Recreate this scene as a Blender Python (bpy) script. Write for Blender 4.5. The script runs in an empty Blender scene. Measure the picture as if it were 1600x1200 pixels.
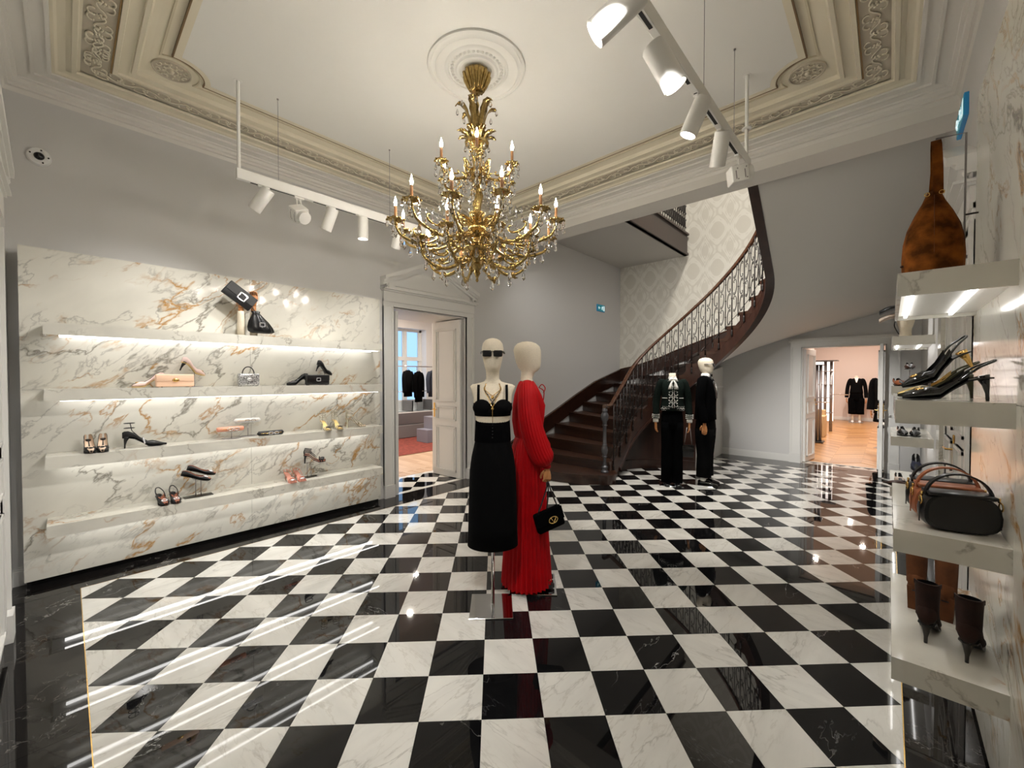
import bpy, bmesh, math, random
from mathutils import Vector, Matrix
random.seed(7)
PI = math.pi
sc = bpy.context.scene
COL = sc.collection

# ---------------------------------------------------------------- camera, world, exposure
cam_d = bpy.data.cameras.new('camera'); cam = bpy.data.objects.new('camera', cam_d); COL.objects.link(cam)
cam_d.sensor_fit = 'HORIZONTAL'; cam_d.sensor_width = 36.0; cam_d.lens = 36.0 * 640.94 / 1600
cam_d.clip_start = 0.02; cam_d.clip_end = 200
cam.location = (0, 0, 1.6437)
cam.rotation_euler = (math.radians(90 - 0.99), 0, math.radians(42.579))
sc.camera = cam
sc.view_settings.view_transform = 'Standard'; sc.view_settings.look = 'None'
sc.view_settings.gamma = 1.0; sc.view_settings.use_curve_mapping = False
sc.view_settings.exposure = 0.2
world = bpy.data.worlds.new('world'); sc.world = world; world.use_nodes = True
world.node_tree.nodes['Background'].inputs[0].default_value = (0.42, 0.66, 1.0, 1)
world.node_tree.nodes['Background'].inputs[1].default_value = 1.25

# ---------------------------------------------------------------- materials
def lin(c):
    return tuple(((x / 255) / 12.92 if x / 255 <= 0.04045 else ((x / 255 + 0.055) / 1.055) ** 2.4) for x in c) + (1,)
class NT:
    def __init__(s, name):
        s.m = bpy.data.materials.new(name); s.m.use_nodes = True
        s.t = s.m.node_tree; s.b = s.t.nodes['Principled BSDF']
    def n(s, typ, ins=None, **pr):
        nd = s.t.nodes.new(typ)
        for k, v in pr.items(): setattr(nd, k, v)
        for k, v in (ins or {}).items(): s.put(nd.inputs[k], v)
        return nd
    def put(s, sock, v):
        if isinstance(v, bpy.types.NodeSocket): s.t.links.new(v, sock)
        else: sock.default_value = v
    def bs(s, **kw):
        al = dict(base='Base Color', rough='Roughness', metal='Metallic', spec='Specular IOR Level', trans='Transmission Weight', ior='IOR',
                  emit='Emission Color', estr='Emission Strength', coat='Coat Weight', crough='Coat Roughness', sheen='Sheen Weight', normal='Normal', alpha='Alpha')
        for k, v in kw.items(): s.put(s.b.inputs[al[k]], v)
        return s.m
    def math(s, op, a, b=0.0, c=0.0, clamp=False):
        nd = s.n('ShaderNodeMath', {0: a, 1: b, 2: c}, operation=op); nd.use_clamp = clamp; return nd.outputs[0]
    def mr(s, v, a, b, c=0.0, d=1.0):
        return s.n('ShaderNodeMapRange', {0: v, 1: a, 2: b, 3: c, 4: d}).outputs[0]
    def mix(s, f, a, b):
        nd = s.n('ShaderNodeMix', data_type='RGBA'); s.put(nd.inputs[0], f); s.put(nd.inputs[6], a); s.put(nd.inputs[7], b); return nd.outputs[2]
    def noise(s, vec, scale, detail=3, rough=0.5, out='Fac'):
        return s.n('ShaderNodeTexNoise', {'Vector': vec, 'Scale': scale, 'Detail': detail, 'Roughness': rough}).outputs[out]
    def vm(s, op, a, b=None, sc_=None):
        nd = s.n('ShaderNodeVectorMath', {0: a}, operation=op)
        if b is not None: s.put(nd.inputs[1], b)
        if sc_ is not None: s.put(nd.inputs['Scale'], sc_)
        return nd.outputs[0]
    def bump(s, h, st=0.2, d=0.01):
        return s.n('ShaderNodeBump', {'Height': h, 'Strength': st, 'Distance': d}).outputs[0]
M = {}
def plain(name, rgb, rough=0.5, metal=0.0, **kw):
    t = NT(name); M[name] = t.bs(base=lin(rgb), rough=rough, metal=metal, **kw); return M[name]
def cloth(name, rgb, rough=0.85, var=0.25, scale=40, bumps=0.15, **kw):
    t = NT(name); co = t.n('ShaderNodeTexCoord').outputs['Object']; nz = t.noise(co, scale, 4)
    c = lin(rgb); d = tuple(x * (1 - var) for x in c[:3]) + (1,)
    M[name] = t.bs(base=t.mix(t.mr(nz, 0.36, 0.64), c, d), rough=rough, normal=t.bump(nz, bumps, 0.004), **kw); return M[name]
def marble(name, base, veins, scale=1.0, rough=0.1, rand=False, rot=(0.2, 0.3, 0.7), stretch=(1, 1, 1), cloudc=None, pos=True, tex=False, warp=0.55):
    """veins: list of (rgb, vein scale, width, patch lo, patch hi, strength)"""
    t = NT(name)
    co = t.n('ShaderNodeNewGeometry').outputs['Position'] if pos else t.n('ShaderNodeTexCoord').outputs['Object']
    if rand:
        r = t.n('ShaderNodeObjectInfo').outputs['Random']
        off = t.n('ShaderNodeCombineXYZ', {0: t.math('MULTIPLY', r, 91.0), 1: t.math('MULTIPLY', r, 37.0), 2: t.math('MULTIPLY', r, 53.0)}).outputs[0]
        co = t.n('ShaderNodeVectorRotate', {'Vector': co, 'Angle': t.math('MULTIPLY', t.math('FLOOR', t.math('MULTIPLY', r, 7.9)), PI / 2)}, rotation_type='Z_AXIS').outputs[0]
        co = t.vm('ADD', co, off)
    mp = t.n('ShaderNodeMapping', {'Vector': co, 'Rotation': rot, 'Scale': stretch}, vector_type='TEXTURE' if tex else 'POINT').outputs[0]
    wn = t.n('ShaderNodeTexNoise', {'Vector': mp, 'Scale': 1.6 * scale, 'Detail': 5.0, 'Roughness': 0.55}).outputs['Color']
    w = t.vm('ADD', mp, t.vm('SCALE', t.vm('SUBTRACT', wn, (0.5, 0.5, 0.5)), sc_=warp / scale))
    b = lin(base)
    cl = t.noise(mp, 2.2 * scale, 4)
    col = t.mix(t.mr(cl, 0.35, 0.7), b, lin(cloudc) if cloudc else tuple(x * 0.86 for x in b[:3]) + (1,))
    for i, (rgb, vs, wd, lo, hi, st) in enumerate(veins):
        wv = t.vm('ADD', w, (3.7 * i + 1.3, 9.1 * i, 4.3 * i))
        nf = t.noise(wv, vs * scale, 6, 0.55)
        v = t.mr(t.math('ABSOLUTE', t.math('SUBTRACT', nf, 0.5)), 0.0, wd, 1.0, 0.0)
        v = t.math('POWER', v, 1.6)
        pa = t.mr(t.noise(t.vm('ADD', mp, (7.7 * i, 2.9, 5.1 * i)), 0.95 * scale * (1 + 0.3 * i), 2), lo, hi)
        col = t.mix(t.math('MULTIPLY', t.math('MULTIPLY', v, pa), st, clamp=True), col, lin(rgb))
    M[name] = t.bs(base=col, rough=rough, spec=0.5); return M[name]
G = (150, 143, 128)
marble('calacatta', (222, 219, 208), [((112, 106, 94), 1.3, 0.018, 0.40, 0.56, 0.85), ((176, 130, 66), 0.85, 0.015, 0.42, 0.54, 1.0), ((140, 137, 130), 2.8, 0.02, 0.4, 0.6, 0.6), ((170, 122, 58), 2.1, 0.018, 0.52, 0.60, 0.8)],
       scale=1.15, rough=0.09, rot=(0.72, 0.0, 0.0), stretch=(1, 1.9, 0.85), tex=True)
marble('calacatta_shelf', (222, 219, 208), [((140, 134, 120), 1.5, 0.018, 0.42, 0.6, 0.7), ((170, 116, 48), 1.1, 0.022, 0.58, 0.68, 0.9)], scale=1.6, rough=0.12, rot=(0.5, 0.2, 0.5))
marble('white_tile', (225, 223, 216), [((150, 146, 138), 1.6, 0.02, 0.42, 0.62, 0.55), ((178, 172, 160), 3.4, 0.03, 0.38, 0.6, 0.5)], scale=2.4, rough=0.025, rand=True, stretch=(0.4, 1.5, 1), warp=0.22)
marble('black_tile', (16, 16, 17), [((190, 189, 186), 1.5, 0.006, 0.58, 0.70, 0.7), ((96, 96, 98), 3.6, 0.012, 0.5, 0.68, 0.4)], scale=2.0, rough=0.02, rand=True, cloudc=(23, 23, 24), warp=0.16, stretch=(0.55, 1.5, 1))
marble('black_border', (20, 19, 19), [((190, 186, 180), 2.4, 0.009, 0.5, 0.62, 0.65), ((120, 112, 105), 5.0, 0.014, 0.5, 0.65, 0.4)], scale=1.7, rough=0.02, cloudc=(30, 27, 26))
def paint(name, rgb, rough=0.6, bumps=0.04, scale=60):
    t = NT(name); co = t.n('ShaderNodeNewGeometry').outputs['Position']
    nz = t.noise(co, scale, 3); big = t.noise(co, 0.9, 2)
    c = lin(rgb); M[name] = t.bs(base=t.mix(t.math('MULTIPLY', big, 0.25), c, tuple(x * 0.92 for x in c[:3]) + (1,)), rough=rough, normal=t.bump(nz, bumps, 0.003))
paint('wall_grey', (211, 210, 208)); paint('soffit_white', (214, 212, 207)); paint('ceiling_white', (228, 227, 221))
paint('trim_white', (226, 225, 221), 0.35, 0.02); paint('cornice_white', (226, 223, 216), 0.5, 0.03)
paint('cream', (224, 216, 194), 0.55, 0.03); paint('cream_dark', (206, 196, 170), 0.55, 0.03); paint('frieze_ground', (196, 187, 168), 0.6, 0.05); paint('ornament_plaster', (226, 218, 198), 0.5, 0.03)
plain('gilt_line', (150, 118, 70), 0.5)
plain('brown_line', (120, 96, 66), 0.6)
paint('pink_plaster', (222, 208, 200), 0.7); paint('room_white', (232, 230, 226), 0.6)
t = NT('damask'); co = t.n('ShaderNodeNewGeometry').outputs['Position']
sp = t.n('ShaderNodeSeparateXYZ', {0: co}); x, z = sp.outputs[0], sp.outputs[2]
P1, P2 = 2 * PI / 0.5, 2 * PI / 0.8
def cosn(tt, v, k, ph=0.0): return tt.math('COSINE', tt.math('MULTIPLY_ADD', v, k, ph))
nzw = t.n('ShaderNodeTexNoise', {'Vector': co, 'Scale': 3.0}).outputs['Fac']
a = t.math('ADD', t.math('MULTIPLY', cosn(t, x, P1), cosn(t, z, P2)), t.math('MULTIPLY', cosn(t, x, 2 * P1, 0.4), cosn(t, z, 3 * P2)))
xa = t.math('ABSOLUTE', t.math('SINE', t.math('MULTIPLY', x, P1 / 2)))
swirl = t.math('SINE', t.math('ADD', t.math('MULTIPLY', xa, 9.0), t.math('MULTIPLY', cosn(t, z, P2), 4.2)))
a = t.math('ADD', a, t.math('MULTIPLY', swirl, 0.75))
a = t.math('ADD', a, t.math('MULTIPLY', t.math('SINE', t.math('MULTIPLY', t.math('ADD', t.math('MULTIPLY', xa, 26.0), t.math('MULTIPLY', cosn(t, z, P2), 11.0)), 1.0)), 0.8))
mk = t.mr(a, -0.2, 0.35)
M['damask'] = t.bs(base=t.mix(mk, lin((200, 196, 184)), lin((213, 210, 199))), rough=0.55)
def wood(name, c1, c2, scale=6, axis='Y', rough=0.35, **kw):
    t = NT(name); co = t.n('ShaderNodeTexCoord').outputs['Object']
    s = {'X': (1, 8, 8), 'Y': (8, 1, 8), 'Z': (8, 8, 1)}[axis]
    r = t.n('ShaderNodeObjectInfo').outputs['Random']
    co = t.vm('ADD', co, t.n('ShaderNodeCombineXYZ', {0: t.math('MULTIPLY', r, 20.0), 1: t.math('MULTIPLY', r, 31.0), 2: t.math('MULTIPLY', r, 13.0)}).outputs[0])
    mp = t.n('ShaderNodeMapping', {'Vector': co, 'Scale': s}).outputs[0]
    nz = t.noise(mp, scale, 6, 0.6)
    M[name] = t.bs(base=t.mix(t.mr(nz, 0.3, 0.7), lin(c1), lin(c2)), rough=rough, normal=t.bump(nz, 0.08, 0.002), **kw)
wood('dark_wood', (62, 38, 26), (36, 21, 15), 3, 'X', 0.3); wood('dark_wood_string', (54, 31, 22), (36, 20, 15), 2, 'Z', 0.28)
wood('handrail_wood', (78, 50, 34), (48, 29, 20), 3, 'Z', 0.22)
def parquet(name, c1, c2):
    t = NT(name); co = t.n('ShaderNodeTexCoord').outputs['Object']; r = t.n('ShaderNodeObjectInfo').outputs['Random']
    co = t.vm('ADD', co, t.n('ShaderNodeCombineXYZ', {0: t.math('MULTIPLY', r, 20.0), 1: t.math('MULTIPLY', r, 31.0), 2: 0.0}).outputs[0])
    nz = t.noise(t.n('ShaderNodeMapping', {'Vector': co, 'Scale': (30, 3, 1)}).outputs[0], 2.5, 5, 0.6)
    k = t.math('MULTIPLY_ADD', r, 0.75, t.math('MULTIPLY_ADD', nz, 0.6, -0.15), clamp=True)
    M[name] = t.bs(base=t.mix(k, lin(c1), lin(c2)), rough=0.3)
parquet('oak', (208, 162, 108), (158, 108, 62)); parquet('oak_pale', (214, 186, 158), (186, 152, 122))
cloth('rug_red', (138, 62, 50), 0.95, 0.4, 12)
t = NT('brass'); co = t.n('ShaderNodeTexCoord').outputs['Object']; nz = t.noise(co, 45, 3)
M['brass'] = t.bs(base=t.mix(nz, lin((222, 194, 128)), lin((112, 84, 40))), rough=0.24, metal=1.0, normal=t.bump(nz, 0.35, 0.004))
plain('gold', (226, 184, 110), 0.2, 1.0); plain('gold_bright', (240, 206, 130), 0.15, 1.0)
plain('chrome', (215, 215, 215), 0.06, 1.0); plain('steel', (150, 146, 146), 0.42, 0.85); plain('dark_steel', (70, 68, 66), 0.35, 1.0)
plain('iron', (52, 48, 46), 0.42, 0.7); plain('newel_iron', (88, 88, 92), 0.4, 0.6)
plain('crystal', (255, 255, 255), 0.0, 0.0, trans=1.0, ior=1.55); plain('acrylic', (250, 252, 252), 0.02, 0.0, trans=1.0, ior=1.3)
plain('glass_pane', (235, 245, 252), 0.02, 0.0, trans=1.0, ior=1.02)
plain('candle_sleeve', (150, 104, 62), 0.6); plain('bulb', (255, 226, 170), 0.3, emit=(1.0, 0.925, 0.82, 1), estr=205.0)
plain('lamp_white', (232, 231, 226), 0.35); plain('lens', (255, 250, 240), 0.3, emit=(1.0, 0.93, 0.82, 1), estr=20.0); plain('lens_off', (200, 198, 190), 0.2)
plain('led', (255, 255, 255), 0.3, emit=(1.0, 0.98, 0.96, 1), estr=5.2)
plain('black_plastic', (14, 14, 15), 0.25); plain('black_slot', (18, 18, 18), 0.6); plain('white_plastic', (232, 232, 230), 0.35)
plain('sign_green', (10, 120, 130), 0.3, emit=lin((10, 120, 135)), estr=0.35); plain('sign_white', (235, 250, 250), 0.3, emit=(0.7, 0.95, 1, 1), estr=0.5); plain('sign_blue', (40, 130, 180), 0.2, emit=lin((40, 130, 180)), estr=0.12)
cloth('linen', (224, 212, 190), 0.9, 0.12, 160, 0.2); cloth('black_cloth', (7, 7, 8), 0.9, 0.3, 60, 0.1, spec=0.08); cloth('black_velvet', (5, 5, 6), 1.0, 0.3, 60, 0.1, spec=0.05)
cloth('red_silk', (176, 0, 10), 0.6, 0.15, 8, 0.05, spec=0.2); cloth('green_velvet', (18, 27, 23), 0.95, 0.35, 40, 0.1, spec=0.1); cloth('white_cotton', (235, 233, 226), 0.8, 0.06, 60, 0.1)
cloth('suede_tan', (126, 71, 24), 0.95, 0.75, 14, 0.5, spec=0.1); cloth('suede_brown', (44, 21, 12), 0.95, 0.45, 12, 0.2); cloth('suede_cognac', (100, 56, 22), 0.95, 0.45, 10, 0.2); cloth('suede_navy', (38, 42, 66), 0.95, 0.3, 14, 0.2)
plain('black_patent', (8, 8, 9), 0.06, coat=0.6); plain('black_leather', (14, 14, 16), 0.32); plain('green_leather', (62, 60, 34), 0.3); plain('tan_leather', (156, 92, 58), 0.38); plain('taupe_leather', (176, 158, 142), 0.45); plain('cognac_leather', (150, 80, 36), 0.4); plain('brown_leather', (60, 34, 22), 0.35)
cloth('black_satin', (16, 16, 18), 0.4, 0.3, 60, 0.05); cloth('pink_satin', (238, 212, 206), 0.4, 0.06, 60, 0.05); plain('nude_leather', (234, 196, 168), 0.4); plain('peach_satin', (222, 150, 122), 0.35); plain('rose_leather', (206, 140, 120), 0.35); plain('silver_leather', (206, 198, 178), 0.25, 0.6); plain('insole_brown', (160, 96, 70), 0.6); plain('insole_gold', (216, 186, 120), 0.4, 0.4); plain('insole_beige', (216, 190, 164), 0.5)
t = NT('glitter'); co = t.n('ShaderNodeTexCoord').outputs['Object']; vo = t.n('ShaderNodeTexVoronoi', {'Vector': co, 'Scale': 160.0}).outputs['Color']
M['glitter'] = t.bs(base=t.mix(t.n('ShaderNodeSeparateColor', {0: vo}).outputs[0], lin((20, 20, 22)), lin((240, 240, 240))), rough=0.25, metal=0.5)
plain('rhinestone', (235, 235, 240), 0.1, 0.75); wood('mannequin_wood', (206, 146, 92), (170, 106, 58), 10, 'Z', 0.45)
plain('grey_cabinet', (118, 113, 112), 0.4); plain('grey_plinth', (128, 128, 140), 0.6); plain('raffia', (206, 176, 132), 0.8)
cloth('navy_cloth', (40, 46, 60), 0.9, 0.3, 50, 0.1); cloth('fur_black', (11, 11, 12), 1.0, 0.6, 30, 0.8, spec=0.1)
plain('lit_niche', (255, 245, 238), 0.5, emit=(1.0, 0.9, 0.84, 1), estr=2.0)

# ---------------------------------------------------------------- mesh helpers
class MB:
    def __init__(s): s.v = []; s.f = []
    def add(s, vs, fs):
        o = len(s.v); s.v += [tuple(p) for p in vs]; s.f += [tuple(i + o for i in q) for q in fs]; return s
    def box(s, x0, x1, y0, y1, z0, z1):
        return s.add([(x, y, z) for z in (z0, z1) for y in (y0, y1) for x in (x0, x1)],
                     [(0, 2, 3, 1), (4, 5, 7, 6), (0, 1, 5, 4), (2, 6, 7, 3), (0, 4, 6, 2), (1, 3, 7, 5)])
    def cbox(s, x0, x1, y0, y1, z0, z1, c=0.004, seg=1):
        bm = bmesh.new(); bmesh.ops.create_cube(bm, size=1)
        for v in bm.verts: v.co = Vector(((x0 + x1) / 2 + v.co.x * (x1 - x0), (y0 + y1) / 2 + v.co.y * (y1 - y0), (z0 + z1) / 2 + v.co.z * (z1 - z0)))
        bmesh.ops.bevel(bm, geom=bm.edges[:], offset=c, segments=seg, affect='EDGES', profile=0.5)
        bm.verts.index_update(); s.add([v.co[:] for v in bm.verts], [[v.index for v in f.verts] for f in bm.faces]); bm.free(); return s
    def loft(s, rings, closed=True, caps=True, loop=False):
        n = len(rings[0]); o = len(s.v)
        for r in rings: s.v += [tuple(p) for p in r]
        m = len(rings)
        for i in range(m if loop else m - 1):
            for j in range(n if closed else n - 1):
                a = o + i * n + j; b = o + i * n + (j + 1) % n; i2 = (i + 1) % m
                s.f.append((a, b, o + i2 * n + (j + 1) % n, o + i2 * n + j))
        if caps and closed and not loop:
            s.f.append(tuple(o + j for j in range(n))[::-1]); s.f.append(tuple(o + (m - 1) * n + j for j in range(n)))
        return s
    def tube(s, pts, r, n=8, closed=False, caps=True):
        pts = [Vector(p) for p in pts]; m = len(pts)
        if m < 2: return s
        rs = r if isinstance(r, (list, tuple)) else [r] * m
        T = []
        for i in range(m):
            a = pts[(i - 1) % m] if (closed or i > 0) else pts[i]; b = pts[(i + 1) % m] if (closed or i < m - 1) else pts[i]
            d = b - a; T.append(d.normalized() if d.length > 1e-9 else Vector((0, 0, 1)))
        u = T[0].orthogonal().normalized(); rings = []
        for i in range(m):
            u = u - T[i] * u.dot(T[i])
            u = u.normalized() if u.length > 1e-6 else T[i].orthogonal().normalized()
            w = T[i].cross(u)
            rings.append([pts[i] + (u * math.cos(2 * PI * k / n) + w * math.sin(2 * PI * k / n)) * rs[i] for k in range(n)])
        return s.loft(rings, True, caps, closed)
    def lathe(s, prof, n=16, c=(0, 0, 0)):
        return s.loft([[(c[0] + max(r, 1e-4) * math.cos(2 * PI * k / n), c[1] + max(r, 1e-4) * math.sin(2 * PI * k / n), c[2] + z) for k in range(n)] for r, z in prof])
    def prism(s, poly, z0, z1):
        n = len(poly); o = len(s.v)
        s.v += [(p[0], p[1], z0) for p in poly] + [(p[0], p[1], z1) for p in poly]
        s.f += [tuple(o + i for i in range(n))[::-1], tuple(o + n + i for i in range(n))]
        s.f += [(o + i, o + (i + 1) % n, o + n + (i + 1) % n, o + n + i) for i in range(n)]
        return s
    def ball(s, c, r, n=10, m=6, sq=(1, 1, 1)):
        return s.loft([[(c[0] + sq[0] * r * math.sin(PI * i / m) * math.cos(2 * PI * k / n) if 0 < i < m else c[0] + sq[0] * r * 1e-3 * math.cos(2 * PI * k / n),
                         c[1] + sq[1] * r * math.sin(PI * i / m) * math.sin(2 * PI * k / n) if 0 < i < m else c[1] + sq[1] * r * 1e-3 * math.sin(2 * PI * k / n),
                         c[2] - sq[2] * r * math.cos(PI * i / m)) for k in range(n)] for i in range(m + 1)])
    def xf(s, mat):
        s.v = [tuple(mat @ Vector(p)) for p in s.v]; return s
    def mesh(s, name):
        me = bpy.data.meshes.new(name); me.from_pydata(s.v, [], s.f); me.validate(clean_customdata=False)
        bm = bmesh.new(); bm.from_mesh(me); bmesh.ops.recalc_face_normals(bm, faces=bm.faces[:]); bm.to_mesh(me); bm.free(); return me
    def build(s, name, mat, parent=None, smooth=False, kind=None, label=None):
        return mobj(name, s.mesh(name), mat, parent, smooth, kind, label)
def mobj(name, me, mat, parent=None, smooth=False, kind=None, label=None):
    if mat: me.materials.clear(); me.materials.append(M[mat])
    if smooth:
        for p in me.polygons: p.use_smooth = True
        if smooth == 'auto': me.set_sharp_from_angle(angle=math.radians(38))
    o = bpy.data.objects.new(name, me); COL.objects.link(o)
    if parent is not None: o.parent = parent
    if kind: o['kind'] = kind
    if label: o['label'] = label
    return o
def tag(o, label, cat, group=None):
    o['label'] = label; o['category'] = cat
    if group: o['group'] = group
    return o
def thing(name, label, cat, loc=(0, 0, 0), rz=0.0, group=None):
    o = bpy.data.objects.new(name, None); COL.objects.link(o); o.empty_display_size = 0.05
    o.location = loc; o.rotation_euler = (0, 0, rz); return tag(o, label, cat, group)
def copy_tree(o, parent=None):
    c = o.copy(); COL.objects.link(c); c.parent = parent
    for ch in list(o.children): copy_tree(ch, c)
    return c
def ell(z, rx, ry, cx=0.0, cy=0.0, n=24, pw=1.0):
    r = []
    for k in range(n):
        a = 2 * PI * k / n; c, s_ = math.cos(a), math.sin(a)
        r.append((cx + rx * math.copysign(abs(c) ** pw, c), cy + ry * math.copysign(abs(s_) ** pw, s_), z))
    return r
def cr(pts, n=6):
    """Catmull-Rom"""
    P = [Vector(p) for p in pts]; out = []
    for i in range(len(P) - 1):
        p0 = P[max(i - 1, 0)]; p1 = P[i]; p2 = P[i + 1]; p3 = P[min(i + 2, len(P) - 1)]
        for k in range(n):
            t = k / n
            out.append(0.5 * ((2 * p1) + (p2 - p0) * t + (2 * p0 - 5 * p1 + 4 * p2 - p3) * t * t + (3 * p1 - p0 - 3 * p2 + p3) * t ** 3))
    out.append(P[-1]); return out
def lerp(a, b, t): return a + (b - a) * t
def interp(x, xs, ys):
    if x <= xs[0]: return ys[0]
    for i in range(len(xs) - 1):
        if x <= xs[i + 1]: return lerp(ys[i], ys[i + 1], (x - xs[i]) / (xs[i + 1] - xs[i]))
    return ys[-1]
def cscroll(L=1.0, k0=2.2, k1=30, n=30, p=3.0, s_curve=False):
    """planar scroll as (u, v) points"""
    x = y = 0.0; a = 0.0; pts = []
    for i in range(n):
        t = 2 * i / (n - 1) - 1
        pts.append((x, y))
        k = k0 + k1 * abs(t) ** p
        if s_curve and t < 0: k = -k
        a += k * L / n; x += math.cos(a) * L / n; y += math.sin(a) * L / n
    us = [q[0] for q in pts]; vs = [q[1] for q in pts]
    # align the chord of the ends along u, then scale to unit length
    ang = math.atan2(pts[-1][1] - pts[0][1], pts[-1][0] - pts[0][0])
    pts = [((q[0]) * math.cos(-ang) - q[1] * math.sin(-ang), q[0] * math.sin(-ang) + q[1] * math.cos(-ang)) for q in pts]
    us = [q[0] for q in pts]; vs = [q[1] for q in pts]
    w = max(us) - min(us); mu = (max(us) + min(us)) / 2; mv = (max(vs) + min(vs)) / 2
    return [((q[0] - mu) / w, (q[1] - mv) / w) for q in pts]
def clip(poly, nx, ny, d):
    """keep nx*x+ny*y <= d"""
    out = []
    for i in range(len(poly)):
        a, b = poly[i], poly[(i + 1) % len(poly)]
        da, db = nx * a[0] + ny * a[1] - d, nx * b[0] + ny * b[1] - d
        if da <= 0: out.append(a)
        if (da < 0) != (db < 0) and abs(da - db) > 1e-12:
            t = da / (da - db); out.append((lerp(a[0], b[0], t), lerp(a[1], b[1], t)))
    return out
def yaw_to(dx, dy): return math.atan2(dx, -dy)       # turns local -Y to (dx, dy)
CAMF = (-0.6766, 0.7363); CAMR = (0.7363, 0.6766)
# ================================================================ the setting
XL, XR, YN, YB, YF, ZC, ZTOP = -5.03, 0.39, -0.30, 4.85, 9.52, 4.02, 7.6
XP = -4.88; XQ = 0.325          # fronts of the two marble display walls
FX0, FX1, FY0, FY1 = -4.61, 0.067, 0.06, 8.93   # tiled field
def struct(name, mb, mat, parent=None, smooth=False):
    return mb.build(name, mat, parent, smooth, 'structure')
# ---- floor: slab, border slabs, tiles
floor = struct('floor', MB().box(XL - 0.1, XR + 0.1, YN - 0.1, YF + 0.1, -0.12, -0.006), 'black_slot')
T = 0.30
tiles = []
for j in range(-40, 45):
    for k in range(-30, 45):
        pts = []
        for dj, dk in ((0, 0), (1, 0), (1, 1), (0, 1)):
            gx, gy = (j + dj - 0.21273) * T, (k + dk + 6.47802) * T
            pts.append(((gx - gy) / 2 ** 0.5, (gx + gy) / 2 ** 0.5))
        cx = sum(p[0] for p in pts) / 4; cy = sum(p[1] for p in pts) / 4
        if cx < FX0 - 0.25 or cx > FX1 + 0.25 or cy < FY0 - 0.25 or cy > FY1 + 0.25: continue
        if cx < -3.75 and cy > 6.1 or (cx < -2.9 and cy > 8.2): continue            # under the stairs
        q = clip(clip(clip(clip(pts, -1, 0, -FX0), 1, 0, FX1), 0, -1, -FY0), 0, 1, FY1)
        if len(q) < 3: continue
        area = abs(sum(q[i][0] * q[(i + 1) % len(q)][1] - q[(i + 1) % len(q)][0] * q[i][1] for i in range(len(q)))) / 2
        if area < 4e-4: continue
        dep = -0.6766 * cx + 0.7363 * cy
        u = (0.7363 * cx + 0.6766 * cy) / max(dep, 0.01)
        seen = dep > 0.9 and abs(u) < 1.5 and not (cx < -3.3 and cy > 6.3)
        tiles.append((area / max(dep, 0.3) ** 3 if seen else 0, (j + k) % 2 == 0, q, (cx, cy), area > T * T * 0.999))
tiles.sort(key=lambda a: -a[0])
def shrink(q, c, g=0.0007):
    mx = sum(p[0] for p in q) / len(q); my = sum(p[1] for p in q) / len(q)
    d = max(math.hypot(p[0] - mx, p[1] - my) for p in q); f_ = 1 - g / d * 1.4
    return [(mx + (p[0] - mx) * f_ , my + (p[1] - my) * f_) for p in q]
full = {}
for blk in (True, False):
    a0 = T / 2 ** 0.5 - 0.001
    full[blk] = MB().prism([(0, -a0), (a0, 0), (0, a0), (-a0, 0)], -0.006, 0.0).mesh('tile'); full[blk].materials.append(M['black_tile' if blk else 'white_tile'])
rest = {True: MB(), False: MB()}
for i, (sz, blk, q, c, whole) in enumerate(tiles):
    if i < 290 and sz > 0:
        if whole:
            o = mobj('tile', full[blk], None, floor); o.location = (c[0], c[1], 0)
        else:
            qq = shrink(q, c); o = MB().prism([(p[0] - c[0], p[1] - c[1]) for p in qq], -0.006, 0.0).build('tile', 'black_tile' if blk else 'white_tile', floor); o.location = (c[0], c[1], 0)
    else: rest[blk].prism(shrink(q, c), -0.006, 0.0)
rest[True].build('distant_black_tiles', 'black_tile', floor, kind='stuff'); rest[False].build('distant_white_tiles', 'white_tile', floor, kind='stuff')
def slabs(x0, x1, y0, y1, along, step, name='border_slab', mat='black_border', z=0.0):
    a, b = (x0, x1) if along == 'x' else (y0, y1); n = max(1, round((b - a) / step)); d = (b - a) / n
    for i in range(n):
        p, q = a + i * d + 0.0006, a + (i + 1) * d - 0.0006
        if along == 'x': MB().box(p, q, y0, y1, -0.006, z).build(name, mat, floor)
        else: MB().box(x0, x1, p, q, -0.006, z).build(name, mat, floor)
slabs(XL, FX0 - 0.004, YN, 5.2, 'y', 0.9); slabs(FX1 + 0.004, XR, YN, YF, 'y', 0.9)
slabs(FX0, FX1, YN, FY0 - 0.004, 'x', 0.9); slabs(-2.75, FX1, FY1 + 0.004, YF, 'x', 0.8)
for i, b in enumerate([(FX0 - 0.004, FX0, FY0 - 0.004, 5.2), (FX1, FX1 + 0.004, FY0 - 0.004, FY1), (FX0, FX1, FY0 - 0.004, FY0)]):
    MB().box(*b, -0.006, 0.0004).build('brass_inlay', 'gold', floor)
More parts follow.
